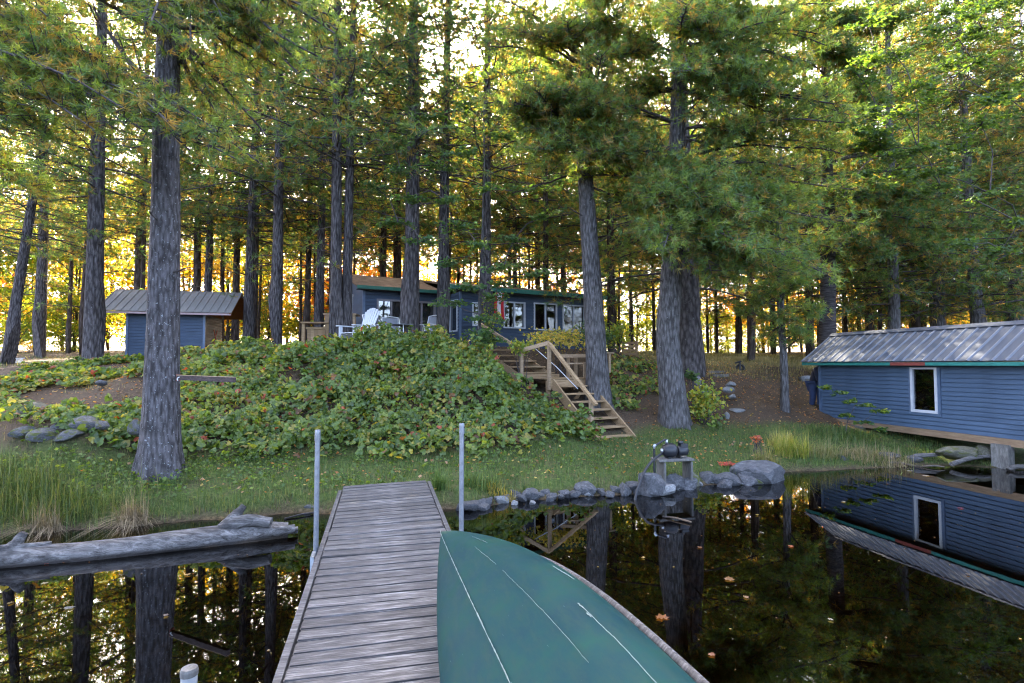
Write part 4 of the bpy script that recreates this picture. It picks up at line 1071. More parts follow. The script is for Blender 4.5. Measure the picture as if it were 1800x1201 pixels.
# facing +x (into the doorway side), stooping forward
V_ = [(0, 0, .86), (.06, 0, 1.05), (.20, 0, 1.24), (.30, 0, 1.34), (.40, 0, 1.40),
      (.02, .10, .82), (.08, .11, .45), (.0, .11, .06), (.14, .11, .03),
      (.02, -.10, .82), (.04, -.11, .45), (-.06, -.11, .06), (.08, -.11, .03),
      (.26, .19, 1.26), (.34, .22, 1.00), (.48, .18, .84), (.26, -.19, 1.26), (.34, -.22, 1.00), (.48, -.18, .84)]
E_ = [(0, 1), (1, 2), (2, 3), (3, 4), (0, 5), (5, 6), (6, 7), (7, 8), (0, 9), (9, 10), (10, 11), (11, 12), (2, 13), (13, 14), (14, 15), (2, 16), (16, 17), (17, 18)]
R_ = [.15, .15, .16, .08, .07, .11, .075, .055, .045, .11, .075, .055, .045, .08, .06, .04, .08, .06, .04]
skin_fig('body', V_, E_, R_, 'navy_cloth', pe)
skin_fig('jeans', [(0, 0, .84), (.02, .10, .80), (.08, .11, .45), (.0, .11, .08), (.02, -.10, .80), (.04, -.11, .45), (-.06, -.11, .08)], [(0, 1), (1, 2), (2, 3), (0, 4), (4, 5), (5, 6)], [.158, .12, .085, .066, .12, .085, .066], 'denim', pe)
m = MB(); lathe(m, [(-.12, 0), (-.10, .06), (-.04, .088), (.03, .09), (.09, .065), (.115, 0)], 14, 'z', (.46, 0, 1.48)); m.build('head', 'skin', pe, True)
m = MB(); lathe(m, [(-.06, .092), (.03, .098), (.09, .075), (.125, 0)], 14, 'z', (.445, 0, 1.485)); m.build('hair', 'hair_dark', pe, True)

# ------------------------------------------------------------------ trees: shared builders
def unit(v): return v / (np.linalg.norm(v, axis=-1, keepdims=True) + 1e-9)
PG = np.array([[.070, .130, .034], [.085, .150, .040], [.058, .125, .055], [.110, .165, .042]])     # green needles
PY = np.array([[.23, .17, .042], [.19, .155, .042], [.27, .185, .05], [.165, .145, .042]])            # older golden needles; the far crowns' extra share paints in backlight

def needles(mb, pos, dr, gold, n, ln, wd, rng):
    """a fan of n flat needles at every tuft"""
    N = len(pos)
    d = unit(dr[:, None, :] * .75 + unit(rng.normal(0, 1, (N, n, 3))) * .85)
    d[..., 2] -= .05; d = unit(d)
    L = ln * rng.uniform(.7, 1.2, (N, n, 1))
    s = unit(np.cross(d, rng.normal(0, 1, (N, n, 3)))) * wd * .5
    p = pos[:, None, :] + rng.normal(0, .012, (N, n, 3))
    tip = p + d * L
    tip[..., 2] -= .12 * L[..., 0]
    v = np.stack([p - s, p + s, tip], 2).reshape(-1, 3)
    f = np.arange(N * n * 3).reshape(-1, 3)
    g = rng.random(N) < gold; PGx = PG * np.array([1.35, 1.22, 1.0]) if ln < .17 else PG
    c = np.where(g[:, None], PY[rng.integers(0, len(PY), N)], PGx[rng.integers(0, len(PG), N)])
    c = c * rng.uniform(.75, 1.25, (N, 1))
    c = np.repeat(c, n, 0) * rng.uniform(.8, 1.2, (N * n, 1))
    mb.add(v, f, c)

def limb(wood, tf, A, B, r0, rng, sag=.0, spread=.6, ntw=16, bare=.35, step=.08, lift=.12, live=1.0, sides=6):
    """one pine limb: wood into `wood`, tuft sites into the list tf"""
    A = np.asarray(A, float); B = np.asarray(B, float)
    t = np.linspace(0, 1, 9)[:, None]; L = np.linalg.norm(B - A)
    P = A * (1 - t) + B * t
    P[:, 2] += sag * L * (np.sin(t[:, 0] * math.pi))
    P[1:-1] += np.cumsum(rng.normal(0, .012 * L, (7, 3)), 0) * np.sin(t[1:-1] * math.pi)
    wood.tube(P, r0 * (1 - .8 * t[:, 0]) + .004, sides, cap=False)
    ax = unit(B - A); sd = unit(np.cross(ax, [0, 0, 1.0])); up = np.cross(sd, ax)
    for q in range(ntw):
        tt = bare + (1 - bare) * (q + rng.random()) / ntw
        k = tt * 8; i = min(int(k), 7); o = P[i] * (1 - (k - i)) + P[i + 1] * (k - i)
        sgn = 1 if q % 2 else -1
        d = unit(ax * rng.uniform(.35, .9) + sd * sgn * rng.uniform(.35, 1.0) + up * rng.normal(lift, .28))
        tl = spread * rng.uniform(.55, 1.15) * (1.15 - .55 * tt)
        e = o + d * tl; e[2] += .06 * tl
        mid = (o + e) / 2 + rng.normal(0, .03 * tl, 3)
        wood.tube(np.stack([o, mid, e]), [r0 * .22 + .003, r0 * .12 + .003, .003], 3, cap=False)
        if rng.random() < live:
            m = max(2, int(tl * .8 / step)); u = np.linspace(.22, 1.0, m)[:, None]
            pt = o * (1 - u) + e * u + rng.normal(0, .045 * (tl / .5), (m, 3)) * np.array([1, 1, .8])
            dd = np.tile(d, (m, 1)) + rng.normal(0, .3, (m, 3)); dd[:, 2] += .25
            tf.append((pt, unit(dd), np.clip(.50 - .45 * u[:, 0] * tt, .05, 1)))
    if live > 0:
        tf.append((P[-1][None], ax[None] + np.array([[0, 0, .2]]), np.array([.1])))

def flush(mb, tf, n, ln, wd, rng, gold=1.0):
    if not tf: return
    needles(mb, np.concatenate([a for a, _, _ in tf]), np.concatenate([b for _, b, _ in tf]), np.concatenate([c for _, _, c in tf]) * gold, n, ln, wd, rng)

def trunk_path(px_pts, D, top_z, base_z):
    """trunk axis through the pixels given (px, py) at depth D; continues to top_z"""
    P = np.array([at(a, b, D) for a, b in px_pts]); o = np.argsort(P[:, 2]); P = P[o]
    P[0, 2] = base_z
    d = (P[-1] - P[-2]) / (P[-1, 2] - P[-2, 2]); d = d * .4; d[2] = 1
    if P[-1, 2] < top_z: P = np.vstack([P, P[-1] + d * (top_z - P[-1, 2])])
    z = np.linspace(base_z - .15, top_z, 64)
    x = np.interp(z, P[:, 2], P[:, 0]); y = np.interp(z, P[:, 2], P[:, 1])
    for _ in range(4): x[1:-1] = (x[:-2] + 2 * x[1:-1] + x[2:]) / 4
    return np.stack([x, y, z], 1)

def trunk_mesh(mb, P, r0, rng, flare=.45, sides=22, rough=.06, fh=.55):
    z = P[:, 2] - P[0, 2]; H_ = z[-1]
    r = r0 * (1 - .80 * (z / H_) ** 1.1) * (1 + flare * np.exp(-z / fh))
    a = np.linspace(0, 2 * math.pi, sides, endpoint=False)
    lob = 1 + .22 * np.exp(-z / .35)[:, None] * np.cos(a[None] * 5 + rng.uniform(0, 6)) * (flare / .45)
    nz = 1 + rough * (vnoise(z[:, None] * 3, np.cos(a)[None] * 3 + 9, 5) - .5) + rough * .8 * (vnoise(z[:, None] * 1.2 + 40, np.sin(a)[None] * 6 + 20 + np.cos(a)[None] * 3, 6) - .5)
    mb.tube(P, r[:, None] * lob * nz, sides)

def near_pine(name, label, path, r0, bark, limbs, seed, n=17, ln=.12, wd=.011, flare=.45, dead=(), sides=22, gold=1.0, fh=.55, cat='tree', group=None):
    rng = np.random.default_rng(seed)
    base = path[0] + np.array([0, 0, .15]); root = empty(name, tuple(base), 0, label, cat, group)
    tm = MB(); trunk_mesh(tm, path - base, r0, rng, flare, sides, fh=fh); tr = tm.build('trunk', bark, root, True)
    wood = MB(); tf = []
    def on_trunk(z): return np.array([np.interp(z, path[:, 2], path[:, 0]), np.interp(z, path[:, 2], path[:, 1]), z]) - base
    for (z0, end, rad, spread, ntw, bare, sag) in limbs:
        limb(wood, tf, on_trunk(z0), np.asarray(end) - base, rad, rng, sag, spread, ntw, bare)
    for (z0, end, rad, ntw) in dead:
        limb(wood, tf, on_trunk(z0), np.asarray(end) - base, rad, rng, -.03, .5, ntw, .25, live=0.0)
    cm = MB(); flush(cm, tf, n, ln, wd, rng, gold)
    if wood.n: wood.build('branchwork', 'twig', root, True)
    if cm.n: cm.build('crown', 'needles', root)
    return root

def zpx(py, D): return CAM[2] + D * (640 - py) / F

rngL = np.random.default_rng(77)
def lims(D0, items, rad=.03, spread=.55, ntw=20, bare=.35, sag=.05, dz=.35, dup=3, jit=.28):
    """limb list from end pixels (px, py, D[, start py]); every entry is doubled with a little scatter"""
    out = []
    for it in items:
        px, py, D = it[:3]
        e = at(px, py, D)
        for k_ in range(dup):
            ee = e + rngL.normal(0, jit, 3) * np.array([1, 1, .55]) * (k_ > 0)
            z0 = zpx(it[3], D0) if len(it) > 3 else e[2] + rngL.uniform(-.5, .3)
            out.append((z0, ee, rad, spread, ntw, bare, sag))
    return out

# --- the thick pine in front of the shed
D1 = 7.9
p1 = trunk_path([(281, 838), (284, 700), (287, 600), (290, 400), (293, 200), (298, 20), (302, -200)], D1, 15, gz(at(281, 800, D1)[0], D1))
l1 = lims(D1, [(520, 60, 7.2, -30), (560, 100, 7.0, -60), (470, 20, 7.3, -90), (440, 110, 7.8, -20), (335, 70, 6.7, -120), (280, 45, 6.6, -150), (390, 30, 7, -150), (540, 10, 7.6, -120), (590, 60, 7.2, -110), (170, -30, 7.0, 60), (230, -40, 6.9, -80), (420, 180, 8.2, 40)], .035, .5, 20, .4)
near_pine('pine_tree', 'thickest lichen-flecked pine trunk standing on the shore before the shed', p1, .235, 'bark_near', l1, 1, flare=.5,
          dead=((zpx(480, D1), at(335, 470, 7.7), .016, 2), (zpx(330, D1), at(240, 310, 7.6), .018, 2), (zpx(390, D1), at(262, 372, 7.5), .014, 1), (zpx(165, D1), at(165, 15, 7.4), .05, 7), (zpx(30, D1), at(435, 42, 7.7), .04, 8), (zpx(30, D1), at(470, 240, 8.6), .03, 10), (zpx(60, D1), at(420, 250, 8.4), .022, 8)), sides=30)
# --- boughs sweeping in from a pine outside the frame
D2 = 7.4
p2 = trunk_path([(-240, 800), (-250, 300), (-255, -100)], D2, 14, gz(at(-240, 700, D2)[0], D2))
l2 = lims(D2, [(430, 280, 7.0, 60), (380, 262, 6.8, 50), (330, 245, 6.6, 90), (260, 235, 6.6, 60), (200, 225, 6.4, 80), (120, 205, 6.3, 100), (60, 190, 6.2, 60), (20, 235, 6.3, 160), (80, 235, 6.5, 150), (160, 185, 6.7, 20), (240, 190, 6.9, 20), (100, 130, 6.7, 0), (40, 100, 6.6, -60), (190, 140, 7.0, -40),
               (120, 60, 7.0, -120), (30, 30, 6.8, -150), (0, 160, 6.1, 40), (60, 330, 7.6, 260), (20, 310, 7.2, 250), (300, 200, 7.0, -20)], .03, .48, 26, .42, .10)
near_pine('pine_tree', 'pine beyond the picture edge whose low boughs sweep across the thick trunk', p2, .24, 'bark_grey', l2, 2, gold=1.25)
# --- pine beside the stairs
D3 = 13.4
p3 = trunk_path([(1053, 692), (1047, 600), (1040, 480), (1030, 330), (1024, 240), (1034, 100), (1040, -60)], D3, 15, gz(at(1053, 690, D3)[0], D3))
l3 = lims(D3, [(895, 185, 12.2, 230), (940, 160, 12, 230), (990, 240, 11.9, 260), (1080, 268, 12, 270), (1112, 235, 12.5, 260), (1060, 185, 11.6, 200), (960, 225, 12.1, 250), (1020, 175, 11.6, 190), (1100, 190, 12.2, 190), (1040, 270, 11.8, 265), (920, 210, 12.6, 240),
               (915, 60, 12.5, 120), (970, 45, 12.2, 110), (1020, 55, 11.8, 90), (1075, 50, 12, 90), (1130, 85, 12.4, 100), (1060, 95, 11.8, 120), (1150, 60, 12.8, 70), (1040, 0, 12, 20), (1100, -10, 12, 0)], .035, .85, 26, .38, .06, jit=.6)
near_pine('pine_tree', 'grey pine rising right beside the wooden stairs', p3, .275, 'bark_grey', l3, 3, n=13, ln=.155, wd=.016,
          dead=((zpx(430, D3), at(1072, 415, 13.1), .016, 2), (zpx(380, D3), at(1000, 365, 13), .016, 2), (zpx(230, D3), at(940, 145, 13), .04, 9), (zpx(200, D3), at(985, 120, 13.2), .035, 8), (zpx(290, D3), at(900, 340, 13.6), .025, 9), (zpx(320, D3), at(1120, 350, 13.8), .03, 9)))
# --- curved pine on the lawn
D4 = 13.0
p4 = trunk_path([(1187, 740), (1179, 660), (1172, 600), (1178, 520), (1184, 420), (1188, 300), (1195, 100), (1200, -60)], D4, 15, gz(at(1187, 735, D4)[0], D4))
l4 = lims(D4, [(1300, 375, 11.5, 330), (1245, 395, 11.3, 340), (1380, 395, 11.8, 350), (1412, 440, 12.1, 370), (1335, 440, 11.6, 390), (1205, 430, 11.4, 370), (1155, 405, 12, 370), (1350, 340, 12, 320), (1180, 360, 11.4, 310), (1270, 430, 11.3, 390), (1390, 470, 12, 400), (1300, 470, 11.8, 400), (1230, 350, 11.2, 300),
               (1300, 90, 11.4, 80), (1240, 60, 11.4, 70), (1390, 100, 11.7, 90), (1345, 150, 11.4, 120), (1415, 170, 12, 130), (1235, 115, 11.2, 90), (1440, 60, 12.5, 50), (1280, 25, 11.5, 20), (1360, 40, 11.6, 20), (1260, 150, 11.5, 130), (1395, 210, 12, 150), (1320, 120, 11.0, 60), (1200, 20, 11.3, 0),
               (1090, 190, 13.2, 210), (1110, 320, 13.4, 330), (1130, 250, 13, 260), (1480, 270, 12.6, 270), (1440, 310, 12.4, 290), (1160, 310, 12.2, 280), (1140, 150, 13.2, 150), (1110, 90, 13.4, 90), (1160, 30, 13.3, 30), (1130, 370, 13, 350), (1260, 250, 12.4, 240), (1330, 230, 12.6, 220), (1230, 300, 12, 290)], .035, .85, 26, .38, .05, jit=.62)
near_pine('pine_tree', 'pale curved pine trunk standing on the lawn right of the stairs', p4, .31, 'bark_grey', l4, 4, n=13, ln=.155, wd=.016, flare=.35, gold=.7,
          dead=((zpx(540, D4), at(1215, 528, 12.7), .018, 2), (zpx(500, D4), at(1148, 486, 12.8), .016, 2), (zpx(285, D4), at(1310, 280, 12.6), .035, 9), (zpx(330, D4), at(1340, 310, 13), .04, 9), (zpx(330, D4), at(1090, 300, 13), .03, 8), (zpx(350, D4), at(1085, 395, 13.2), .03, 9), (zpx(180, D4), at(1290, 140, 12), .03, 8)))
# --- slim pine between lawn and boathouse
D5 = 14.2
p5 = trunk_path([(1380, 708), (1377, 620), (1372, 540), (1368, 440), (1372, 300)], D5, 9.5, gz(at(1380, 700, D5)[0], D5))
l5 = lims(D5, [(1400, 500, 13.6), (1330, 520, 13.8), (1430, 540, 13.9), (1360, 560, 13.7), (1410, 590, 13.9), (1320, 470, 13.9), (1440, 480, 14), (1300, 540, 14.5), (1390, 440, 13.5), (1460, 420, 14), (1420, 360, 13.6), (1350, 590, 14.6)], .02, .5, 15, .3, .02, jit=.3)
near_pine('pine_tree', 'slim pine with low dark boughs between the path and the boathouse', p5, .105, 'bark_grey', l5, 5, n=13, ln=.15, wd=.015, flare=.25, gold=.5)
# --- pine behind the boathouse corner
D6 = 17.6
p6 = trunk_path([(1452, 640), (1455, 560), (1456, 400), (1450, 200), (1452, 0)], D6, 17, gz(at(1452, 600, D6)[0], D6))
l6 = lims(D6, [(1500, 110, 16, 130), (1540, 60, 16, 60), (1400, 200, 16.5, 220), (1520, 260, 15.8, 270), (1560, 330, 15.8, 340), (1500, 350, 15.6, 340), (1620, 350, 16, 350), (1580, 400, 16, 390), (1540, 440, 16, 430), (1420, 420, 16.5, 420), (1640, 390, 16.4, 380), (1490, 190, 15.8, 200), (1430, 20, 16, 20), (1600, 270, 16.5, 280), (1700, 330, 17, 330), (1660, 440, 16.8, 430), (1720, 400, 17, 390), (1420, 110, 16.4, 120), (1440, 170, 16.2, 180), (1400, 60, 16.6, 70), (1480, 40, 16, 40), (1410, 250, 16.5, 260), (1530, 150, 16.2, 160)], .04, .85, 24, .4, .04, jit=.45)
near_pine('pine_tree', 'tall pine directly behind the boathouse roof corner', p6, .27, 'bark_dark', l6, 6, n=13, ln=.18, wd=.021, gold=.9,
          dead=((zpx(300, D6), at(1640, 290, 17), .03, 10), (zpx(220, D6), at(1560, 190, 17), .035, 10), (zpx(420, D6), at(1350, 400, 17), .035, 10)))

# --- shared crowns for the stand
def crown_variant(seed, Ht, z_dead, z_live, nl, n, ln, wd, step, ntw, gold, lmax=2.7, spread=.6):
    rng = np.random.default_rng(seed); wood = MB(); tf = []
    for i in range(nl):
        z = z_live + (Ht - .4 - z_live) * (i + rng.random()) / nl; az = i * 2.4 + rng.normal(0, .3)
        f = (z - z_live) / (Ht - z_live); L = lmax * (1 - .75 * f) * rng.uniform(.65, 1.15)
        el = -.12 + .45 * f + rng.normal(0, .08)
        A = np.array([0, 0, z]); B = A + L * np.array([math.cos(az) * math.cos(el), math.sin(az) * math.cos(el), math.sin(el)])
        limb(wood, tf, A, B, .028 * (1 - .5 * f), rng, .04, spread, ntw, .3, step, sides=4)
    nd = int((z_live - z_dead) * 4)
    for i in range(nd):
        z = z_dead + (z_live + 1 - z_dead) * rng.random(); az = rng.uniform(0, 6.28); L = rng.uniform(.5, 1.9)
        limb(wood, tf, (0, 0, z), (L * math.cos(az), L * math.sin(az), z + L * rng.uniform(-.15, .2)), .014, rng, .02, .35, 6, .3, live=.12, step=step, sides=4)
    cm = MB(); flush(cm, tf, n, ln, wd, rng, gold)
    return wood.build('branchwork', 'twig', None, True, False), cm.build('crown', 'needles', None, False, False)
CV = [crown_variant(100 + i, 18, 2.2, 5.2, 104, 10, .20, .024, .12, 13, 1.0, 3.7, .75) for i in range(3)]           # sparse high crowns
CLO = [crown_variant(120 + i, 16, 1.2, 2.3, 104, 10, .20, .024, .12, 13, 1.0, 3.5, .78) for i in range(2)]   # boughs low down
CF = [crown_variant(140 + i, 16, 2.2, 6.2, 80, 8, .28, .038, .18, 10, 1.25, 3.1, .8) for i in range(2)]           # far, with more gold needles to paint in the backlight
tmesh = {}
for bk, sd in (('bark_dark', 14), ('bark_far', 9), ('bark_grey_unit', 16)):
    q = MB(); zz = np.linspace(-.02, 1, 26); P = np.stack([.012 * np.sin(zz * 9), .012 * np.cos(zz * 7), zz], 1)
    a = np.linspace(0, 2 * math.pi, sd, endpoint=False)
    r = (1 - .82 * np.clip(zz, 0, 1)) * (1 + .30 * np.exp(-np.clip(zz, 0, 1) * 18 / .4))
    q.tube(P, r[:, None] * (1 + .09 * (vnoise(zz[:, None] * 40, np.cos(a)[None] * 3 + 4, 3) - .5)), sd)
    tmesh[bk] = q.build('trunk', bk, None, True, False)

def stand_pine(px, D, wpx, lean, Ht, var, bark, label, group=None, seed=0, z=None, vset=None):
    rng = np.random.default_rng(1000 + seed); x = (px - 900) / F * D
    r0 = wpx * D / F / 2 * 1.04
    b = gz(x, D) if z is None else z
    root = empty('pine_tree', (x, D, b - .08), 0, label, 'tree', group); root.rotation_euler = (rng.normal(0, .012), lean, rng.uniform(0, 6.28) * 0)
    # trunk curve is in units of radius; scale it up in z only
    o = obj('trunk', tmesh[bark], root, rot=(0, 0, rng.uniform(0, 6.28)), scale=(r0, r0, Ht))
    v = (vset or CV); wv, cv = v[var % len(v)]
    sc = Ht / (18 if v is CV else 16); rot = rng.uniform(0, 6.28)
    obj('branchwork', wv, root, rot=(0, 0, rot), scale=(sc, sc, sc)); obj('crown', cv, root, rot=(0, 0, rot), scale=(sc, sc, sc))
    return root
MID = [  # px, D, width px, lean, height, variant, bark, label
 (12, 16.5, 18, .115, 13, 0, 'bark_dark', 'leaning slim pine at the far side of the bare ground, tilted toward the shed'),
 (70, 24, 18, .0, 18, 1, 'bark_dark', 'straight pine between the leaning slim pine and the broad dark one'),
 (161, 17.2, 29, .0, 19, 2, 'bark_dark', 'broad dark pine standing left of the shed'),
 (238, 25, 15, .0, 18, 0, 'bark_far', 'slim pine rising behind the shed roof ridge'),
 (346, 24, 14, -.02, 18, 1, 'bark_far', 'brownish pine just right of the thick trunk, bowed above the shed'),
 (363, 22.5, 14, .0, 18, 2, 'bark_dark', 'straight slim pine above the shed roof, right of the bowed one'),
 (414, 24, 13, .0, 18, 0, 'bark_far', 'thin brown pine right of the shed gable'),
 (433, 20, 17, .012, 18, 1, 'bark_dark', 'front one of the close pair of pines right of the shed'),
 (446, 21.5, 11, .0, 17, 2, 'bark_far', 'slimmer one of the close pair of pines right of the shed'),
 (485, 17.6, 21, .0, 18, 0, 'bark_dark', 'solid dark pine midway between shed and double trunk'),
 (538, 23, 12, .0, 18, 1, 'bark_far', 'slim brown pine left of the timber counter'),
 (561, 20.5, 16, .0, 18, 2, 'bark_dark', 'dark pine directly behind the timber counter'),
 (672, 25, 14, .0, 17, 0, 'bark_far', 'dark pine behind the left end of the cabin roof'),
 (697, 26, 17, .0, 18, 1, 'bark_far', 'dark pine behind the cabin roof, left of the big terrace trunk'),
 (722, 15.9, 30, .0, 19, 2, 'bark_dark', 'big straight pine in front of the sliding doors'),
 (776, 16.3, 21, .012, 18, 0, 'bark_dark', 'slender pine at the inner corner of the cabin bay'),
 (855, 16.2, 19, .0, 18, 1, 'bark_dark', 'vine-hung pine before the cabin bay, behind the green sapling'),
 (905, 26, 9, .0, 17, 2, 'bark_far', 'thin pine behind the middle of the cabin roof'),
 (945, 28, 11, .0, 17, 0, 'bark_far', 'thin dark pine behind the bay windows'),
 (990, 27, 9, .0, 17, 1, 'bark_far', 'thin pine behind the right end of the cabin roof'),
]
for i, (px, D, w, ln_, Ht, va, bk, lab) in enumerate(MID): stand_pine(px, D, w, ln_, Ht, va, bk, lab, seed=i)
# double trunk
stand_pine(591, 15.5, 21, -.004, 19, 0, 'bark_dark', 'left stem of the double trunk behind the white armchair', seed=61)
stand_pine(607, 15.62, 18, .012, 18, 1, 'bark_dark', 'right stem of the double trunk behind the white armchair', seed=62)
LOWT = [(1075, 21.5, 15, .0, 19, 1, 'bark_far', 'dark bushy pine between the stairs pine and the curved pine'),
 (1320, 21.0, 13, .0, 18, 0, 'bark_far', 'bushy pine behind the slim pine on the path'),
 (960, 22.8, 12, .0, 19, 1, 'bark_far', 'bushy pine rising behind the bay roof'),
 (1425, 22.5, 14, .0, 19, 1, 'bark_far', 'bushy pine left of the tall pine behind the boathouse'),
 (1213, 16.8, 42, -.02, 19, 1, 'bark_dark', 'massive dark pine right behind the curved pale trunk'),
 (1572, 20, 20, .0, 17, 0, 'bark_grey_unit', 'grey pine behind the left half of the boathouse roof'),
 (1652, 21, 21, .0, 18, 1, 'bark_grey_unit', 'grey pine behind the boathouse roof near its window'),
 (1722, 20, 21, -.05, 17, 0, 'bark_grey_unit', 'pale pine leaning left behind the boathouse roof'),
 (1786, 23, 24, .0, 18, 1, 'bark_dark', 'dark pine above the boathouse at the picture edge'),
 (1530, 24, 14, .0, 17, 1, 'bark_far', 'slim pine left of the grey pair behind the boathouse'),
 (1300, 27, 9, .0, 15, 0, 'bark_far', 'slim low-boughed pine at the back of the dry grass'),
 (1610, 26, 14, .0, 17, 0, 'bark_far', 'slim dark pine between the two grey boathouse pines'),
 (1850, 19, 24, .0, 18, 0, 'bark_grey_unit', 'pine beyond the picture edge behind the boathouse')]
for i, (px, D, w, ln_, Ht, va, bk, lab) in enumerate(LOWT): stand_pine(px, D, w, ln_, Ht, va, bk, lab, seed=80 + i, vset=CLO)
# the far stand of slender pines
rngF = np.random.default_rng(202)
taken = [((p[0] - 900) / F * p[1], p[1]) for p in MID + LOWT]
cnt = 0; tries = 0
cab = (-1.0, 20.5)
while cnt < 110 and tries < 9000:
    tries += 1
    D = rngF.uniform(22.5, 42); px = rngF.uniform(-150, 1950)
    if cnt >= 88: px = rngF.uniform(1070, 1450); D = rngF.uniform(30, 46)
    x = (px - 900) / F * D
    if any((x - a) ** 2 + (D - b) ** 2 < 1.8 for a, b in taken): continue
    if -6 < x < 7 and 16 < D < 27: continue
    if px < 640 and rngF.random() < .45: continue
    taken.append((x, D)); right = px > 1480
    if right and rngF.random() < .5: stand_pine(px, D, .20 * F / D, 0, rngF.uniform(13, 17), cnt, 'bark_far', 'slender far pine in the thin stand behind the boathouse', 'slender pines of the far stand', 300 + cnt, vset=CLO)
    else:
        zone_ = 'left of the cabin' if px < 640 else ('behind the cabin' if px < 1060 else 'behind the path and boathouse')
        stand_pine(px, D, rngF.uniform(.13, .26) * F / D, rngF.normal(0, .012), rngF.uniform(13, 18), cnt, 'bark_far', 'slender dark pine of the far stand ' + zone_, 'slender pines of the far stand ' + zone_, 300 + cnt, vset=CF)
    cnt += 1

# ------------------------------------------------------------------ broadleaf trees
GOLD = [(.50, .32, .02), (.42, .30, .03), (.55, .38, .05), (.36, .30, .03)]
LIME = [(.22, .28, .03), (.16, .24, .03), (.30, .30, .03), (.12, .20, .03)]
ORNG = [(.50, .22, .02), (.46, .27, .03), (.50, .14, .02), (.40, .30, .03)]
REDL = [(.42, .09, .04), (.35, .07, .04), (.48, .18, .05), (.30, .12, .04)]
GRN = [(.050, .105, .025), (.062, .125, .030), (.040, .090, .028), (.085, .15, .03)]
GRN2 = [(.062, .135, .045), (.075, .155, .052), (.105, .18, .04), (.052, .115, .04)]

def leaf_quads(mb, pos, size, pal, rng, flat=.5, tri=False, droop=.2):
    N = len(pos); nrm = unit(rng.normal(0, 1, (N, 3)) * flat + np.array([0, 0, 1.0]))
    u = unit(np.cross(nrm, rng.normal(0, 1, (N, 3)))); v = np.cross(nrm, u)
    s = (size * rng.uniform(.6, 1.25, N))[:, None]
    c = np.asarray(pal)[rng.integers(0, len(pal), N)] * rng.uniform(.75, 1.25, (N, 1))
    a = pos - u * s * .5; b = pos + u * s * .5; d = pos + v * s * .42 - nrm * s * droop * .3; e = pos - v * s * .42 - nrm * s * droop * .3
    V_ = np.stack([a, e, b, d], 1).reshape(-1, 3); i = np.arange(N)[:, None] * 4
    f = np.concatenate([i + np.array([[0, 1, 2]]), i + np.array([[0, 2, 3]])], 1).reshape(-1, 3)
    mb.add(V_, f, np.repeat(c, 2, 0))

LOBE = np.array([[0, -.05], [.20, -.28], [.30, -.10], [.52, -.08], [.36, .14], [.42, .38], [.18, .34], [0, .62], [-.18, .34], [-.42, .38], [-.36, .14], [-.52, -.08], [-.30, -.10], [-.20, -.28]])
VINE = np.array([[0, -.22], [.26, -.38], [.46, -.18], [.44, .04], [.34, .20], [.22, .30], [0, .52], [-.22, .30], [-.34, .20], [-.44, .04], [-.46, -.18], [-.26, -.38]])
def leaf_lobed(mb, pos, size, pal, rng, shape=LOBE, nbias=(0, 0, 1.0), flat=.5, cup=.12, wts=None):
    N = len(pos); K = len(shape)
    nrm = unit(rng.normal(0, 1, (N, 3)) * flat + np.asarray(nbias)); u = unit(np.cross(nrm, rng.normal(0, 1, (N, 3)))); v = np.cross(nrm, u)
    s = (size * rng.uniform(.65, 1.25, N))[:, None]
    pal = np.asarray(pal); ci = rng.choice(len(pal), N, p=wts) if wts is not None else rng.integers(0, len(pal), N)
    c = pal[ci] * rng.uniform(.75, 1.25, (N, 1))
    rim = pos[:, None] + s[:, None] * (u[:, None] * shape[None, :, :1] + v[:, None] * shape[None, :, 1:]) - nrm[:, None] * (s * cup)[:, None] * rng.uniform(.2, 1.6, (N, K, 1))
    V_ = np.concatenate([pos[:, None], rim], 1).reshape(-1, 3); b = (np.arange(N) * (K + 1))[:, None, None]
    t = np.array([[0, 1 + q, 1 + (q + 1) % K] for q in range(K)])[None]
    mb.add(V_, (b + t).reshape(-1, 3), np.repeat(c, K, 0))

def broad_variant(seed, Ht, z0, rx, ncl, nlf, size, pal):
    rng = np.random.default_rng(seed); wood = MB(); cm = MB(); P = []
    for i in range(ncl):
        z = z0 + (Ht - z0) * rng.random() ** .9; f = (z - z0) / (Ht - z0); rr_ = rx * math.sqrt(max(.05, 1 - (2 * f - .85) ** 2 * .75)) * math.sqrt(rng.random()); az = rng.uniform(0, 6.28)
        c = np.array([rr_ * math.cos(az), rr_ * math.sin(az), z]); P.append(c)
        A = np.array([0, 0, max(.6, z - rr_ * .7 - .3)])
        wood.tube(np.stack([A, (A + c) / 2 + rng.normal(0, .1, 3), c]), [.03, .018, .006], 4, cap=False)
        k = nlf // ncl; pts = c + rng.normal(0, 1, (k, 3)) * np.array([.42, .42, .17]) * rx * .42
        leaf_quads(cm, pts, size, pal, rng, .8)
    return wood.build('branchwork', 'twig', None, True, False), cm.build('crown', 'leaves', None, False, False)
BV = {'golden': broad_variant(1, 8, 1.2, 2.4, 60, 5200, .17, GOLD), 'lime': broad_variant(2, 7.5, .8, 2.3, 60, 5200, .17, LIME), 'orange': broad_variant(3, 8, 1.5, 2.4, 60, 5000, .17, ORNG),
      'yellow': broad_variant(4, 9, 1.6, 2.2, 60, 5000, .17, GOLD + LIME), 'green': broad_variant(5, 8, 1, 2.4, 60, 5200, .16, GRN + LIME), 'red': broad_variant(6, 8, 2, 2.0, 50, 3600, .17, REDL + ORNG)}
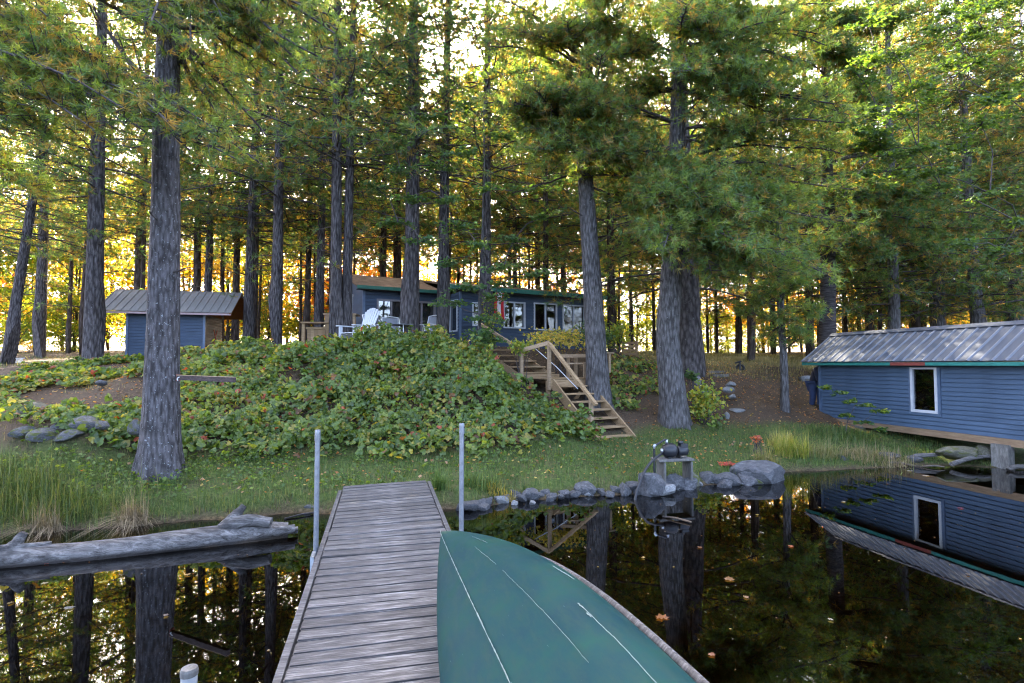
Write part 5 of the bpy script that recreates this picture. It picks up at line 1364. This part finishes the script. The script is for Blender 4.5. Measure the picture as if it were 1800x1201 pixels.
def broadleaf(px, D, col, sc, seed, label=None, group=None):
    rng = np.random.default_rng(seed); x = (px - 900) / F * D
    z_ = {'l': 'left of the cabin', 'm': 'behind the cabin', 'r': 'behind the path and boathouse'}['l' if px < 640 else ('m' if px < 1060 else 'r')]
    root = empty('maple_tree', (x, D, gz(x, D) - .05), 0, label or f'small {col} autumn broadleaf tree among the pines {z_}', 'tree', group or f'{col} broadleaf trees {z_}')
    obj('trunk', tmesh['bark_far'], root, rot=(rng.normal(0, .03), rng.normal(0, .05), 0), scale=(.075 * sc, .075 * sc, 7.5 * sc))
    wv, cv = BV[col]; r = rng.uniform(0, 6.28); s3 = (sc, sc, sc * rng.uniform(.9, 1.1))
    obj('branchwork', wv, root, rot=(0, 0, r), scale=s3); obj('crown', cv, root, rot=(0, 0, r), scale=s3)
rb_ = np.random.default_rng(31); cols_l = ['golden', 'lime', 'yellow', 'golden', 'lime', 'orange', 'green', 'yellow']; cols_r = ['golden', 'lime', 'green', 'orange', 'yellow', 'red']
k_ = 0
for px, D, c_, s_ in ((60, 30, 'lime', .8), (130, 28, 'lime', .9), (30, 25, 'lime', .7), (190, 33, 'golden', 1.0), (240, 30, 'yellow', .9), (330, 32, 'golden', 1.0), (400, 30, 'golden', 1.0), (390, 36, 'lime', .9), (450, 34, 'yellow', 1.0), (470, 30, 'lime', .75), (530, 32, 'lime', .9), (505, 38, 'golden', 1), (580, 33, 'orange', 1.0), (620, 30, 'orange', .95), (560, 42, 'yellow', 1.2),
                    (110, 40, 'golden', 1.2), (10, 36, 'orange', 1.1), (250, 44, 'orange', 1.2), (650, 36, 'orange', 1.0), (700, 38, 'golden', 1.1), (800, 36, 'orange', 1), (860, 38, 'golden', 1.1), (990, 37, 'red', .9), (940, 34, 'golden', .9), (1080, 34, 'lime', .8), (1120, 30, 'lime', .6), (1180, 42, 'golden', 1.0), (1280, 40, 'orange', .9), (1250, 36, 'yellow', .8), (1350, 44, 'golden', .9), (1410, 38, 'orange', .8), (1460, 46, 'golden', 1), (1560, 38, 'orange', .9), (1640, 42, 'golden', 1.0), (1720, 36, 'golden', .9), (1790, 40, 'orange', 1), (1500, 34, 'lime', .7), (-60, 32, 'golden', 1.0), (1880, 34, 'golden', 1.0), (150, 48, 'yellow', 1.2), (440, 46, 'golden', 1.3), (750, 46, 'yellow', 1.3), (1050, 48, 'golden', 1.1)):
    broadleaf(px, D * 1.0 + 7, c_, s_ * 1.42, 500 + k_); k_ += 1

# low growth closing the gaps under the crowns
ru = np.random.default_rng(66); UC = ['lime', 'yellow', 'lime', 'golden', 'green', 'lime']
for k_ in range(60):
    px = -120 + k_ * 61 + ru.uniform(-20, 20); D = ru.uniform(31, 45)
    if k_ >= 46: px = -100 + (k_ - 46) * 62 + ru.uniform(-20, 20); D = ru.uniform(40, 50)
    elif k_ >= 34: px = 1080 + (k_ - 34) * 32 + ru.uniform(-12, 12); D = ru.uniform(40, 50)
    x = (px - 900) / F * D; col = UC[int(ru.integers(0, 6))]
    z_ = 'left of the cabin' if px < 640 else ('behind the cabin' if px < 1060 else 'behind the path and boathouse')
    root = empty('understory_bush', (x, D, gz(x, D) - .35), 0, f'low {col} bush closing the gaps between far trunks {z_}', 'bush', f'low {col} bushes {z_}')
    wv, cv = BV[col]; sc = ru.uniform(.38, .62); r = ru.uniform(0, 6.28)
    obj('stem', wv, root, rot=(0, 0, r), scale=(sc * 1.3, sc * 1.3, sc)); obj('foliage', cv, root, rot=(0, 0, r), scale=(sc * 1.3, sc * 1.3, sc))

def spray_tree(name, label, path, r0, bark, sprays, pal, seed, size, per, rad, cat='tree', leafshape=LOBE, wr=1.0):
    """a thin tree whose leaves sit in flat sprays around given points"""
    rng = np.random.default_rng(seed); base = path[0] + np.array([0, 0, .15]); root = empty(name, tuple(base), 0, label, cat)
    tm = MB(); trunk_mesh(tm, path - base, r0, rng, .2, 12, .05); tm.build('trunk', bark, root, True)
    wood = MB(); cm = MB()
    nodes = [path[k_] for k_ in range(6, len(path), 4)]
    cs_ = [at(*q) for q in sprays]
    cs_.sort(key=lambda c: min(np.linalg.norm(c - n_) for n_ in nodes[:15]))
    for c in cs_:
        A = min(nodes, key=lambda n_: np.linalg.norm(c - n_) + 1.2 * max(0, n_[2] - c[2])); dv = c - A; L_ = np.linalg.norm(dv)
        mid = (A * .55 + c * .45) + np.array([0, 0, .10 * L_]) + rng.normal(0, .06 * L_, 3); wood.tube(np.stack([A, mid, c, c + dv * .12]) - base, np.array([.018, .011, .007, .003]) * wr, 5, cap=False)
        nodes.append(c)
        for q in range(7):
            az = rng.uniform(0, 6.28); e = c + rad * rng.uniform(.5, 1.1) * np.array([math.cos(az), math.sin(az), rng.normal(0, .12)]); wood.tube(np.stack([c, e]) - base, np.array([.006, .003]) * wr, 3, cap=False)
            k = per // 7; t_ = rng.random((k, 1)) ** .7; pts = c * (1 - t_) + e * t_ + rng.normal(0, .13 * rad, (k, 3)) * np.array([1, 1, .55])
            leaf_lobed(cm, pts - base, size, pal, rng, leafshape, (0, -.25, 1.0), .45)
    wood.build('branchwork', 'twig', root, True); cm.build('crown', 'leaves', root)
D7 = 14.3
p7 = trunk_path([(842, 614), (843, 540), (848, 420), (852, 300), (850, 180)], D7, 9.2, gz(at(842, 610, D7)[0], D7))
spray_tree('maple_sapling', 'slender green maple with flat leaf sprays before the cabin bay', p7, .055, 'bark_grey',
           [(760, 290, 14), (705, 300, 14.2), (725, 345, 13.8), (800, 400, 13.8), (745, 425, 14), (860, 330, 13.6), (930, 335, 13.8), (980, 320, 14), (800, 462, 14), (885, 470, 13.8), (940, 482, 14), (765, 205, 14.4), (825, 505, 13.9), (850, 560, 14), (792, 532, 14.1), (690, 250, 14.6), (820, 190, 14.2), (870, 240, 14), (780, 350, 13.5), (840, 430, 13.5), (870, 520, 14), (700, 390, 14.4), (905, 420, 14), (960, 380, 14.3), (810, 270, 13.6), (660, 330, 14.8), (838, 585, 14.1), (866, 598, 14.2), (880, 500, 14.4)],
           GRN2, 41, .105, 140, .55)
D8 = 15.2
p8 = trunk_path([(1870, 700), (1865, 500), (1850, 300), (1830, 100)], D8, 11, gz(at(1870, 600, D8)[0], D8))
rs = np.random.default_rng(88)
spray_tree('maple_tree', 'leafy green maple spreading above the boathouse roof from the picture edge', p8, .13, 'bark_dark',
           [(float(rs.uniform(1470, 1840)), float(rs.uniform(0, 330)), float(rs.uniform(12.8, 16))) for _ in range(46)] + [(1700, 430, 13.5), (1760, 440, 13.6), (1790, 390, 13.5), (1640, 300, 13.4), (1740, 340, 13.2)],
           GRN + [(.10, .17, .03)], 42, .11, 150, .62)
# sapling by the boathouse wall
D9 = 12.6
p9 = trunk_path([(1487, 790), (1490, 740), (1502, 715)], D9, 1.4, gz(at(1487, 790, D9)[0], D9))
spray_tree('birch_sapling', 'thin leafy sapling leaning in front of the boathouse wall', p9, .012, 'bark_grey', [(1452, 680, 12.4), (1478, 690, 12.4), (1492, 706, 12.3), (1520, 712, 12.2), (1545, 722, 12.1), (1515, 742, 12.2), (1482, 730, 12.4), (1552, 755, 12)], LIME[:2] + GRN, 43, .075, 84, .2, 'sapling', VINE, .3)

# ------------------------------------------------------------------ shrubs
def shrub(px, py, D, w, h, pal, n, size, label, seed, name='shrub', cat='shrub', shape=VINE):
    rng = np.random.default_rng(seed); c = at(px, py, D); b = gz(c[0], c[1]); root = empty(name, (c[0], c[1], b), 0, label, cat)
    W_ = w * D / F / 2; cz = c[2] - b; Hh = h * D / F / 2
    nc = 14; ctr = unit(rng.normal(0, 1, (nc, 3))) * rng.random((nc, 1)) ** .5 * np.array([W_, W_ * .8, Hh]) * .85
    pts = ctr[rng.integers(0, nc, n)] + rng.normal(0, .34, (n, 3)) * np.array([W_, W_ * .8, Hh * .8]) + np.array([0, 0, cz]); pts[:, 2] = np.maximum(pts[:, 2], .03)
    cm = MB(); leaf_lobed(cm, pts, size, pal, rng, shape, (0, -.4, .8), .7); cm.build('foliage', 'leaves', root)
    wd_ = MB()
    for q in range(14):
        e = pts[q]; wd_.tube(np.stack([[0.02 * q - .1, 0, -.05], e * np.array([.5, .5, .6]), e]), [.01, .007, .003], 4, cap=False)
    wd_.build('stem', 'twig', root)
YS = [(.42, .34, .05), (.30, .30, .05), (.46, .38, .10), (.20, .24, .04)]
shrub(985, 596, 14.9, 95, 46, YS, 900, .075, 'pale yellow shrub between stairs and cabin windows', 1)
shrub(915, 612, 13.9, 40, 26, LIME, 260, .08, 'small lime shrub at the head of the stairs', 2)
shrub(1040, 590, 15.6, 60, 46, GRN, 500, .08, 'dark green shrub behind the pine beside the stairs', 3)
shrub(1236, 705, 13.1, 66, 60, LIME + [(.34, .30, .05)], 620, .085, 'yellow-green bush at the foot of the curved pine', 4)
shrub(1218, 660, 14.2, 24, 20, GRN, 90, .11, 'bright green seedling above the yellow-green bush', 5, 'seedling', 'plant')
shrub(1086, 590, 17.5, 60, 60, LIME, 420, .10, 'lime green young tree beside the pallet', 6)
shrub(1280, 818, 9.6, 34, 12, [(.42, .06, .05), (.5, .10, .07)], 120, .05, 'red creeper leaves between the shore stones', 7, 'red_creeper', 'creeper')
shrub(1230, 782, 10.6, 0.1, 0.1, LIME, 2, .02, 'x', 8) if False else None
shrub(1330, 772, 10.6, 26, 14, [(.40, .07, .05), (.45, .16, .06)], 60, .05, 'small red seedling patch beside the yellow grass tuft', 9, 'red_seedling', 'plant')
shrub(862, 575, 15.4, 46, 90, LIME + GRN, 420, .085, 'yellow-green climber hanging on the pine before the cabin bay', 10, 'climber', 'creeper')
shrub(740, 596, 15.0, 90, 20, GRN, 420, .10, 'low green bush at the foot of the big terrace pine', 11)
shrub(700, 838, 8.2, 0.1, 0.1, LIME, 2, .02, 'x', 12) if False else None

# ------------------------------------------------------------------ creeper on the bank
VG_ = [(.092, .150, .026), (.12, .185, .032), (.064, .112, .022), (.19, .24, .04), (.30, .27, .05), (.30, .26, .05), (.17, .085, .035), (.32, .07, .03)]
VW = np.array([.30, .26, .18, .14, .055, .03, .022, .013])
rv = np.random.default_rng(9)
def bank_mask(x, y):
    v = y - shore(x)
    top = np.interp(x, [-12, -8, -5.5, -3, 0, 2.0], [9.5, 9.5, 8.2, 7.4, 6.8, 6.6]); bot = np.interp(x, [-12, -8, -6, -5, -3, 0, 2], [2.0, 1.9, 1.5, 1.8, 1.75, 1.65, 2.7])
    bot = bot + 1.3 * (fbm(x * 1.1, 7.7 + x * .3, 57) - .44) + .5 * (fbm(x * 3, y * 3, 58) - .44); m = smooth(bot - .25, bot + .9, v) * smooth(top + .4, top - .3, v)
    dens = np.interp(x, [-12, -9, -6.5, -5.2, -4.4, -3.5, 2.0, 2.6], [.45, .40, .30, .55, .9, 1, 1, .5])
    xx = x + .45 * (y - 9); dens = np.interp(xx, [-12, -8, -6.8, -5.9, 2.6, 3.4], [.55, .58, .62, 1, 1, .6])
    nz = fbm(x * .9 + 4, y * .9, 51)
    return m * np.where(dens > .85, smooth(.10, .24, nz), smooth(.62 - dens * .35, .70 - dens * .35, nz))
def stair_local(x, y):
    c, s = math.cos(-A_T), math.sin(-A_T); dx, dy = x - 1.80, y - 11.62
    return dx * c - dy * s, dx * s + dy * c
xs_, ys_ = rv.uniform(-12, 2.4, 70000), rv.uniform(8, 16.5, 70000)
keep = rv.random(70000) < bank_mask(xs_, ys_)
lx, ly = stair_local(xs_, ys_)
keep &= ~((lx > -.15) & (lx < 1.4) & (ly > -.3) & (ly < 3)) & ~((lx > -1.15) & (lx < .6) & (ly > 2.3) & (ly < 4.6))
zz_ = ground(xs_, ys_) + .2; ipx = W / 2 + F * xs_ / ys_; ipy = 640 - F * (zz_ - 2) / ys_
keep &= ~((ly > -.3) & (lx > -.18 - .95 * smooth(1.0, 2.4, ly)))      # the creeper stops short of the stairs
xs_, ys_ = xs_[keep], ys_[keep]
hump = .05 + (.40 * fbm(xs_ * 1.3, ys_ * 1.3, 61) + .42 * smooth(.42, .66, fbm(xs_ * 2.6, ys_ * 2.6, 65))) * rv.random(len(xs_)) ** .6 * np.interp(xs_, [-9, -5, -3.5], [.35, .6, 1])
pos = np.stack([xs_, ys_, ground(xs_, ys_) + hump], 1)
# slope of the ground under each leaf gives the leaf its lean
e_ = .15
gxn = (ground(xs_ + e_, ys_) - ground(xs_ - e_, ys_)) / (2 * e_); gyn = (ground(xs_, ys_ + e_) - ground(xs_, ys_ - e_)) / (2 * e_)
nb = unit(np.stack([-gxn, -gyn, np.ones_like(gxn)], 1)) + np.array([0, -.25, .15])
dist = np.hypot(pos[:, 0], pos[:, 1]) - hump * 3
order = np.argsort(dist)
pick = order[:1200][::4][:300]
rest = np.setdiff1d(np.arange(len(pos)), pick)
patch = fbm(pos[:, 0] * .8, pos[:, 1] * .8, 63)
mb = MB(); WL = np.array([.16, .24, .08, .26, .13, .06, .05, .02]); WD = np.array([.30, .24, .30, .08, .03, .015, .025, .01])
for lo, hi, w_, sz in ((0, .40, WD / WD.sum(), .145), (.40, .50, VW / VW.sum(), .13), (.50, 2, WL / WL.sum(), .12)):
    q = rest[(patch[rest] >= lo) & (patch[rest] < hi)]; rv.shuffle(q)
    h_ = len(q) // 3
    leaf_lobed(mb, pos[q[h_:]], sz, VG_, rv, VINE, nb[q[h_:]], .75, .13, w_); leaf_lobed(mb, pos[q[:h_]], sz * .72, VG_, rv, LOBE, nb[q[:h_]], .9, .16, w_)
vb = mb.build('vine_foliage', 'leaves'); tag(vb, 'mass of wild grape leaves covering the bank', 'creeper', kind='stuff')
lm = []
for i in range(len(VG_)):
    mb = MB(); leaf_lobed(mb, np.zeros((1, 3)), .14, [VG_[i]], np.random.default_rng(i), VINE, (0, 0, 1), 0.001, .14); lm.append(mb.build('leaf', 'leaves', None, False, False))
for j in pick:
    nrm = Vector(unit(nb[j] + rv.normal(0, .4, 3))); q = nrm.to_track_quat('Z', 'Y') @ Quaternion((0, 0, 1), rv.uniform(0, 6.28))
    o = bpy.data.objects.new('leaf', lm[int(rv.choice(len(VG_), p=VW))]); o.location = pos[j]; o.rotation_mode = 'QUATERNION'; o.rotation_quaternion = q; s_ = rv.uniform(.8, 1.2); o.scale = (s_, s_, s_)
    link(o, vb)
# thin cover on the slope right of the stairs
def scatter(n, x0, x1, y0, y1, dens): 
    x, y = rv.uniform(x0, x1, n), rv.uniform(y0, y1, n); k = rv.random(n) < dens(x, y); return x[k], y[k]
x, y = scatter(5200, 2.4, 5.4, 12.6, 17.0, lambda x, y: .75 * smooth(.34, .5, fbm(x * 1.1, y * 1.1, 71)) * smooth(5.4, 4.2, x))
lx, ly = stair_local(x, y); k_ = ~((lx < 1.35) & (ly < 3.2)); x, y = x[k_], y[k_]
mb = MB(); leaf_lobed(mb, np.stack([x, y, ground(x, y) + .04 + .22 * rv.random(len(x))], 1), .12, VG_, rv, VINE, (0, -.5, .8), .5, .1, np.array([.2, .2, .16, .18, .1, .04, .08, .04]))
tag(mb.build('slope_foliage', 'leaves'), 'thin leafy cover on the slope behind the pine by the stairs', 'creeper', kind='stuff')
# small weeds at the foot of the bank
x, y = scatter(16000, -8, 1.8, 6.8, 10.6, lambda x, y: smooth(.2, .6, y - shore(x)) * smooth(3.2, 2.0, y - shore(x)) * smooth(.36, .52, fbm(x * 1.6, y * 1.6, 75)) * np.interp(x, [-5, -2.5, 1.8], [1, .75, .25]))
mb = MB(); leaf_quads(mb, np.stack([x, y, ground(x, y) + .02 + .10 * rv.random(len(x))], 1), .055, VG_[:3] + [(.07, .13, .03)] * 3, rv, .6)
tag(mb.build('low_weeds', 'leaves'), 'low leafy weeds at the foot of the bank', 'weeds', kind='stuff')

# ------------------------------------------------------------------ grass
def blades(mb, x, y, ln, wd, pal, rng, lean=.35, segs=2, bias=(0, 0), droop=.5, z=None):
    N = len(x); b = np.stack([x, y, (ground(x, y) if z is None else z) - .01], 1)
    az = rng.uniform(0, 2 * math.pi, N); hd = np.stack([np.cos(az) + bias[0], np.sin(az) + bias[1], np.zeros(N)], 1)
    L = (ln * rng.uniform(.55, 1.3, N))[:, None]; s = unit(np.cross(hd + 1e-3, [0, 0, 1.0])) * wd / 2
    le = (lean * rng.random(N))[:, None]
    pts = []
    for k in range(segs + 1):
        t = k / segs
        p = b + np.array([0, 0, 1.0]) * L * (t - droop * .5 * t * t * le * 2) + hd * L * le * t * t
        pts.append(p)
    c = np.asarray(pal)[rng.integers(0, len(pal), N)] * rng.uniform(.7, 1.3, (N, 1))
    cols = []; V_ = []
    for k in range(segs): V_ += [pts[k] - s * (1 - k / segs), pts[k] + s * (1 - k / segs)]
    V_.append(pts[segs]); V_ = np.stack(V_, 1); K = V_.shape[1]
    i = (np.arange(N) * K)[:, None]
    if segs > 1:
        q = np.concatenate([i + np.array([[2 * k, 2 * k + 1, 2 * k + 3, 2 * k + 2]]) for k in range(segs - 1)], 0)
        n0 = mb.n; mb.add(V_.reshape(-1, 3), q, np.tile(c, (segs - 1, 1))); 
        f = i + np.array([[K - 3, K - 2, K - 1]]) + n0 - mb.n
        mb.add(np.zeros((0, 3)), f, c)
    else: mb.add(V_.reshape(-1, 3), i + np.array([[0, 1, 2]]), c)
GP = [(.060, .115, .022), (.080, .140, .028), (.11, .155, .035), (.17, .17, .05), (.045, .09, .02)]
GD = [(.24, .19, .07), (.30, .24, .10), (.18, .15, .05), (.12, .12, .035)]
rg = np.random.default_rng(14)
def scat(n, x0, x1, y0, y1, dens):
    x, y = rg.uniform(x0, x1, n), rg.uniform(y0, y1, n); k = rg.random(n) < dens(x, y); return x[k], y[k]
mb = MB()
def lawn_d(x, y):
    v = y - shore(x); t = np.interp(x, [-15, -8, -5.5, -3, 0, 2, 4, 6, 8, 12], [1.0, 1.0, 1.9, 2.3, 2.1, 3.3, 3.8, 2.7, 2.6, 2])
    return smooth(.0, .18, v) * smooth(t + .3, t - .5, v) * (.35 + .65 * smooth(.28, .5, fbm(x * 1.4, y * 1.4, 81)))
x, y = scat(170000, -9, 9.5, 6.2, 14.5, lawn_d); blades(mb, x, y, .10, .009, GP, rg, .8)
x, y = scat(26000, -5, 8, 6.8, 13, lambda x, y: lawn_d(x, y) * smooth(.55, .12, y - shore(x)) * (x > -1.2)); blades(mb, x, y, .19, .010, GP + [(.20, .20, .05)], rg, .9, 3, (0, -.4))
tag(mb.build('shore_grass', 'grass_blades'), 'short green grass on the strip along the shore', 'grass', kind='stuff')
mb = MB(); x, y = scat(26000, 5, 16, 16.5, 32, lambda x, y: smooth(.30, .5, fbm(x * .5, y * .5, 83))); blades(mb, x, y, .16, .018, GD, rg, .7)
x, y = scat(9000, -22, -8, 15, 30, lambda x, y: smooth(.42, .6, fbm(x * .5, y * .5, 85))); blades(mb, x, y, .13, .018, GD + GP, rg, .7)
x, y = scat(14000, -12, -4.5, 7.6, 16, lambda x, y: .8 * smooth(.40, .55, fbm(x * 1.3, y * 1.3, 87)) * smooth(1.0, 1.6, y - shore(x))); blades(mb, x, y, .10, .010, GD + [(.10, .10, .03)], rg, 1.0)
tag(mb.build('dry_grass', 'grass_blades'), 'dry sunlit grass on the knoll among the pines', 'grass', kind='stuff')
# sedge along the low left bank
SD_ = [(.075, .115, .025), (.11, .14, .03), (.17, .17, .045), (.055, .09, .022)]
mb = MB(); x, y = scat(15000, -9.5, -4.6, 6.0, 8.0, lambda x, y: smooth(-.05, .15, y - shore(x)) * smooth(1.25, .7, y - shore(x)) * smooth(.28, .45, fbm(x * 1.2, y * 1.2, 91)) * smooth(-4.6, -5.6, x))
blades(mb, x, y, .50, .009, SD_, rg, 1.0, 5, (.35, -.35), .75); 
x, y = scat(1500, -5.2, -2.7, 6.6, 7.6, lambda x, y: smooth(-.02, .1, y - shore(x)) * smooth(.5, .2, y - shore(x))); blades(mb, x, y, .26, .008, SD_, rg, 1.0, 4, (0, -.4), .75)
tag(mb.build('sedge_grass', 'grass_blades'), 'tall arching sedge grass on the low bank behind the log', 'grass', kind='stuff')
def tussock(px, py, D, w, n, ln, pal, label, bias=(0, -.8), droop=1.0, lean=1.3, wd=.008):
    c = on_z(px, py, .28); c = at(px, py, D); mb = MB(); r = w * D / F / 2
    a = rg.uniform(0, 6.28, n); q = np.sqrt(rg.random(n)) * r; blades(mb, c[0] + q * np.cos(a), c[1] + q * np.sin(a) * .6, ln, wd, pal, rg, lean, 5, bias, droop)
    tag(mb.build('grass_tussock', 'grass_blades'), label, 'grass', 'grass tussocks', kind='stuff')
BR = [(.26, .20, .13), (.20, .15, .09), (.33, .26, .17)]
tussock(235, 905, 6.75, 50, 420, .42, BR, 'brown dead grass tussock drooping behind the log')
tussock(85, 915, 6.5, 46, 320, .38, BR, 'brown dead grass tussock at the sedge edge')
tussock(45, 925, 6.45, 30, 160, .36, BR + SD_, 'half green grass tussock at the picture edge')
tussock(1392, 812, 10.7, 60, 520, .55, [(.34, .34, .05), (.24, .28, .04), (.44, .36, .10), (.14, .20, .03)], 'bright yellow-green grass clump on the point', (-.1, -.4), .7, 1.0, .011)
tussock(1375, 775, 11.6, 50, 300, .38, [(.50, .38, .12), (.40, .32, .10), (.30, .30, .06)], 'golden seeding grass clump behind the point', (0, -.2), .6, .8, .011)
tussock(1350, 830, 10.0, 50, 260, .40, [(.22, .20, .06), (.16, .18, .04), (.30, .24, .10)], 'tan and green grass by the sloping boulder', (.2, -.5), .9, 1.2, .010)
tussock(1440, 822, 10.9, 80, 420, .42, [(.30, .25, .12), (.22, .2, .08), (.14, .18, .04)], 'tan reeds at the water before the boathouse sapling', (.1, -.4), .8, 1.1, .010)
tussock(1540, 812, 10.8, 120, 620, .36, [(.34, .26, .15), (.27, .20, .12), (.22, .2, .08)], 'pale dead reeds under the boathouse beam', (.1, -.4), .9, 1.2, .010)
tussock(1480, 775, 12.4, 120, 700, .24, GP + [(.12, .17, .04)], 'green weeds below the boathouse sapling', (0, -.3), .6, .9, .012)
tussock(772, 838, 7.8, 24, 130, .42, [(.08, .14, .03), (.11, .17, .04)], 'tall green grass tuft at the shore end of the dock', (.1, -.3), .6, .9, .011)
tussock(845, 850, 8.0, 70, 420, .26, [(.10, .16, .04), (.16, .2, .05), (.07, .12, .03)], 'lush green grass tuft right of the dock', (.1, -.4), .8, 1.0, .010)
tussock(880, 862, 7.9, 50, 120, .2, [(.50, .38, .06), (.44, .30, .06), (.30, .26, .06)], 'yellowing tuft in the grass right of the dock', (.1, -.4), .8, 1.0, .012)
# reed shoots standing in the shallows
for i, (px, py) in enumerate(((1490, 822), (1512, 828), (1560, 820), (1600, 826), (1580, 834), (1620, 820), (1530, 836))):
    q = on_z(px, py, 0); mb = MB(); a = rg.uniform(0, 6.28, 4); blades(mb, q[0] + .05 * np.cos(a), q[1] + .05 * np.sin(a), .16, .012, [(.24, .24, .08), (.16, .2, .05)], rg, 1.0, 4, (0, 0), .8, np.full(4, -.01))
    tag(mb.build('reed_shoot', 'grass_blades'), 'thin reed shoot standing in the shallows before the boathouse', 'reed', 'reed shoots in the shallows')

# needle litter and fallen leaves on the ground
LT = [(.22, .12, .06), (.30, .17, .09), (.16, .09, .05), (.36, .22, .14), (.40, .16, .06), (.42, .30, .10)]
x, y = scat(15000, -11, 9.5, 7.8, 20, lambda x, y: smooth(1.5, 3, y - shore(x)) * (.25 + .75 * ((x > 2.5) | (x < -5.5))))
mb = MB(); leaf_quads(mb, np.stack([x, y, ground(x, y) + .012], 1), .05, LT, rg, .35)
x, y = scat(2600, -6, 6, 7.4, 12, lambda x, y: smooth(.1, .4, y - shore(x)) * .5); leaf_quads(mb, np.stack([x, y, ground(x, y) + .05], 1), .06, LT, rg, .4)
tag(mb.build('leaf_litter', 'leaves'), 'fallen leaves scattered over the ground', 'litter', kind='stuff')
# leaves afloat
FW = [((1165, 1086), (.50, .20, .07), 'large orange maple leaf afloat beyond the canoe', .13), ((1279, 1017), (.50, .27, .12), 'orange leaf afloat under the curved pine reflection', .11), ((83, 990), (.45, .09, .07), 'red leaf floating below the driftwood log', .11), ((112, 988), (.34, .14, .07), 'brown leaf floating below the log beside the red one', .08),
      ((182, 1023), (.60, .48, .06), 'yellow leaf floating left of the thick pine reflection', .09), ((80, 1025), (.42, .33, .14), 'tan leaf floating under the log shadow', .09), ((122, 1068), (.40, .38, .34), 'grey leaf floating below the tan one', .09), ((290, 1082), (.40, .30, .24), 'pale brown leaf floating on the thick pine reflection', .09),
      ((1600, 828), (.62, .56, .48), 'pale leaf floating before the boathouse window reflection', .14), ((1627, 836), (.62, .48, .38), 'pale pink leaf floating right of the pale one', .12), ((1484, 882), (.52, .42, .3), 'tan leaf floating at the boathouse corner reflection', .09), ((1755, 862), (.5, .3, .25), 'pink leaf floating far right under the beam', .08), ((1688, 893), (.45, .12, .2), 'crimson leaf floating on the roof reflection', .09),
      ((1230, 962), (.42, .2, .1), 'brown leaf floating below the shore stones', .07), ((1310, 1050), (.5, .3, .15), 'tan leaf floating right of the orange ones', .06), ((1130, 980), (.42, .3, .12), 'tan leaf floating near the stair reflection', .06), ((1390, 960), (.5, .16, .08), 'small red leaf afloat in open water', .06), ((1460, 1090), (.45, .4, .3), 'small pale leaf afloat in dark water low on the picture', .05), ((1250, 1150), (.5, .2, .1), 'small orange leaf afloat near the canoe gunwale', .06),
      ((1330, 905), (.5, .35, .1), 'yellow-brown leaf afloat below the sloping boulder', .06), ((1560, 850), (.42, .2, .16), 'rusty leaf afloat beside the reed shoots', .06), ((20, 1060), (.45, .3, .1), 'golden leaf afloat at the edge of the picture', .07), ((330, 1010), (.5, .3, .12), 'small orange leaf afloat left of the dock', .06), ((1700, 1010), (.3, .2, .14), 'brown leaf afloat beyond the roof reflection', .06)]
for i, ((px, py), c_, lab, sz) in enumerate(FW):
    q = on_z(px, py, .006); mb = MB(); leaf_lobed(mb, np.zeros((1, 3)), sz * .85, [tuple(v * .55 for v in c_)], np.random.default_rng(i), LOBE, (0, 0, 1), .02, .05)
    o = mb.build('fallen_leaf', 'leaves'); o.location = (q[0], q[1], .012); tag(o, lab, 'leaf', 'leaves afloat on the lake')
# specks of pollen, needles and leaf crumbs drifting on the surface
x, y = rg.uniform(-6, 9, 420), rg.uniform(1.5, 10.2, 420); k_ = (y < shore(x) - .05); x, y = x[k_], y[k_]
mb = MB(); leaf_quads(mb, np.stack([x, y, np.full(len(x), .004)], 1), .02, [tuple(v * .6 for v in c) for c in LT], rg, .02, droop=0)
tag(mb.build('surface_litter', 'leaves'), 'specks of needles and leaf crumbs drifting on the water', 'litter', kind='stuff')
# sticks in the water
for i, (a, b, r_, lab) in enumerate((((1165, 908), (1215, 918), .012, 'thin stick floating below the shore stones'), ((500, 912), (560, 900), .012, 'thin pole lying from the log to the dock'))):
    pa_, pb_ = on_z(*a, .01), on_z(*b, .02); m = MB(); m.tube(np.stack([pa_ - pa_, (pb_ - pa_) * .5 + [0, .02, .01], pb_ - pa_]), r_, 6); o = m.build('floating_stick', 'driftwood'); o.location = pa_; tag(o, lab, 'stick')

# ------------------------------------------------------------------ bar bolted to the thick pine
q0 = at(313, 664, 7.75); q1 = at(412, 668, 7.2)
br_ = empty('trunk_bar', tuple(q0), 0, 'dark wooden bar bolted to the thick pine with a white hook', 'bar')
m = MB(); m.beam((0, 0, 0), tuple(q1 - q0), .05, .065); m.build('bar', 'board_dark', br_)
m = MB(); m.beam((0, 0, .037), tuple(q1 - q0 + np.array([0, 0, .037])), .052, .008); m.build('bar_cap', 'pale_wood', br_)
m = MB(); m.box((-.01, .03, 0), (.03, .07, .09)); m.build('bracket', 'red_fascia', br_)
t = np.linspace(0, 1, 12); a = t * 4.2 - .4
m = MB(); m.tube(np.stack([.07 + .05 * np.cos(a), np.full(12, -.05), -.02 + .03 * np.sin(a)], 1), .008, 6); m.build('hook', 'white_metal', br_)
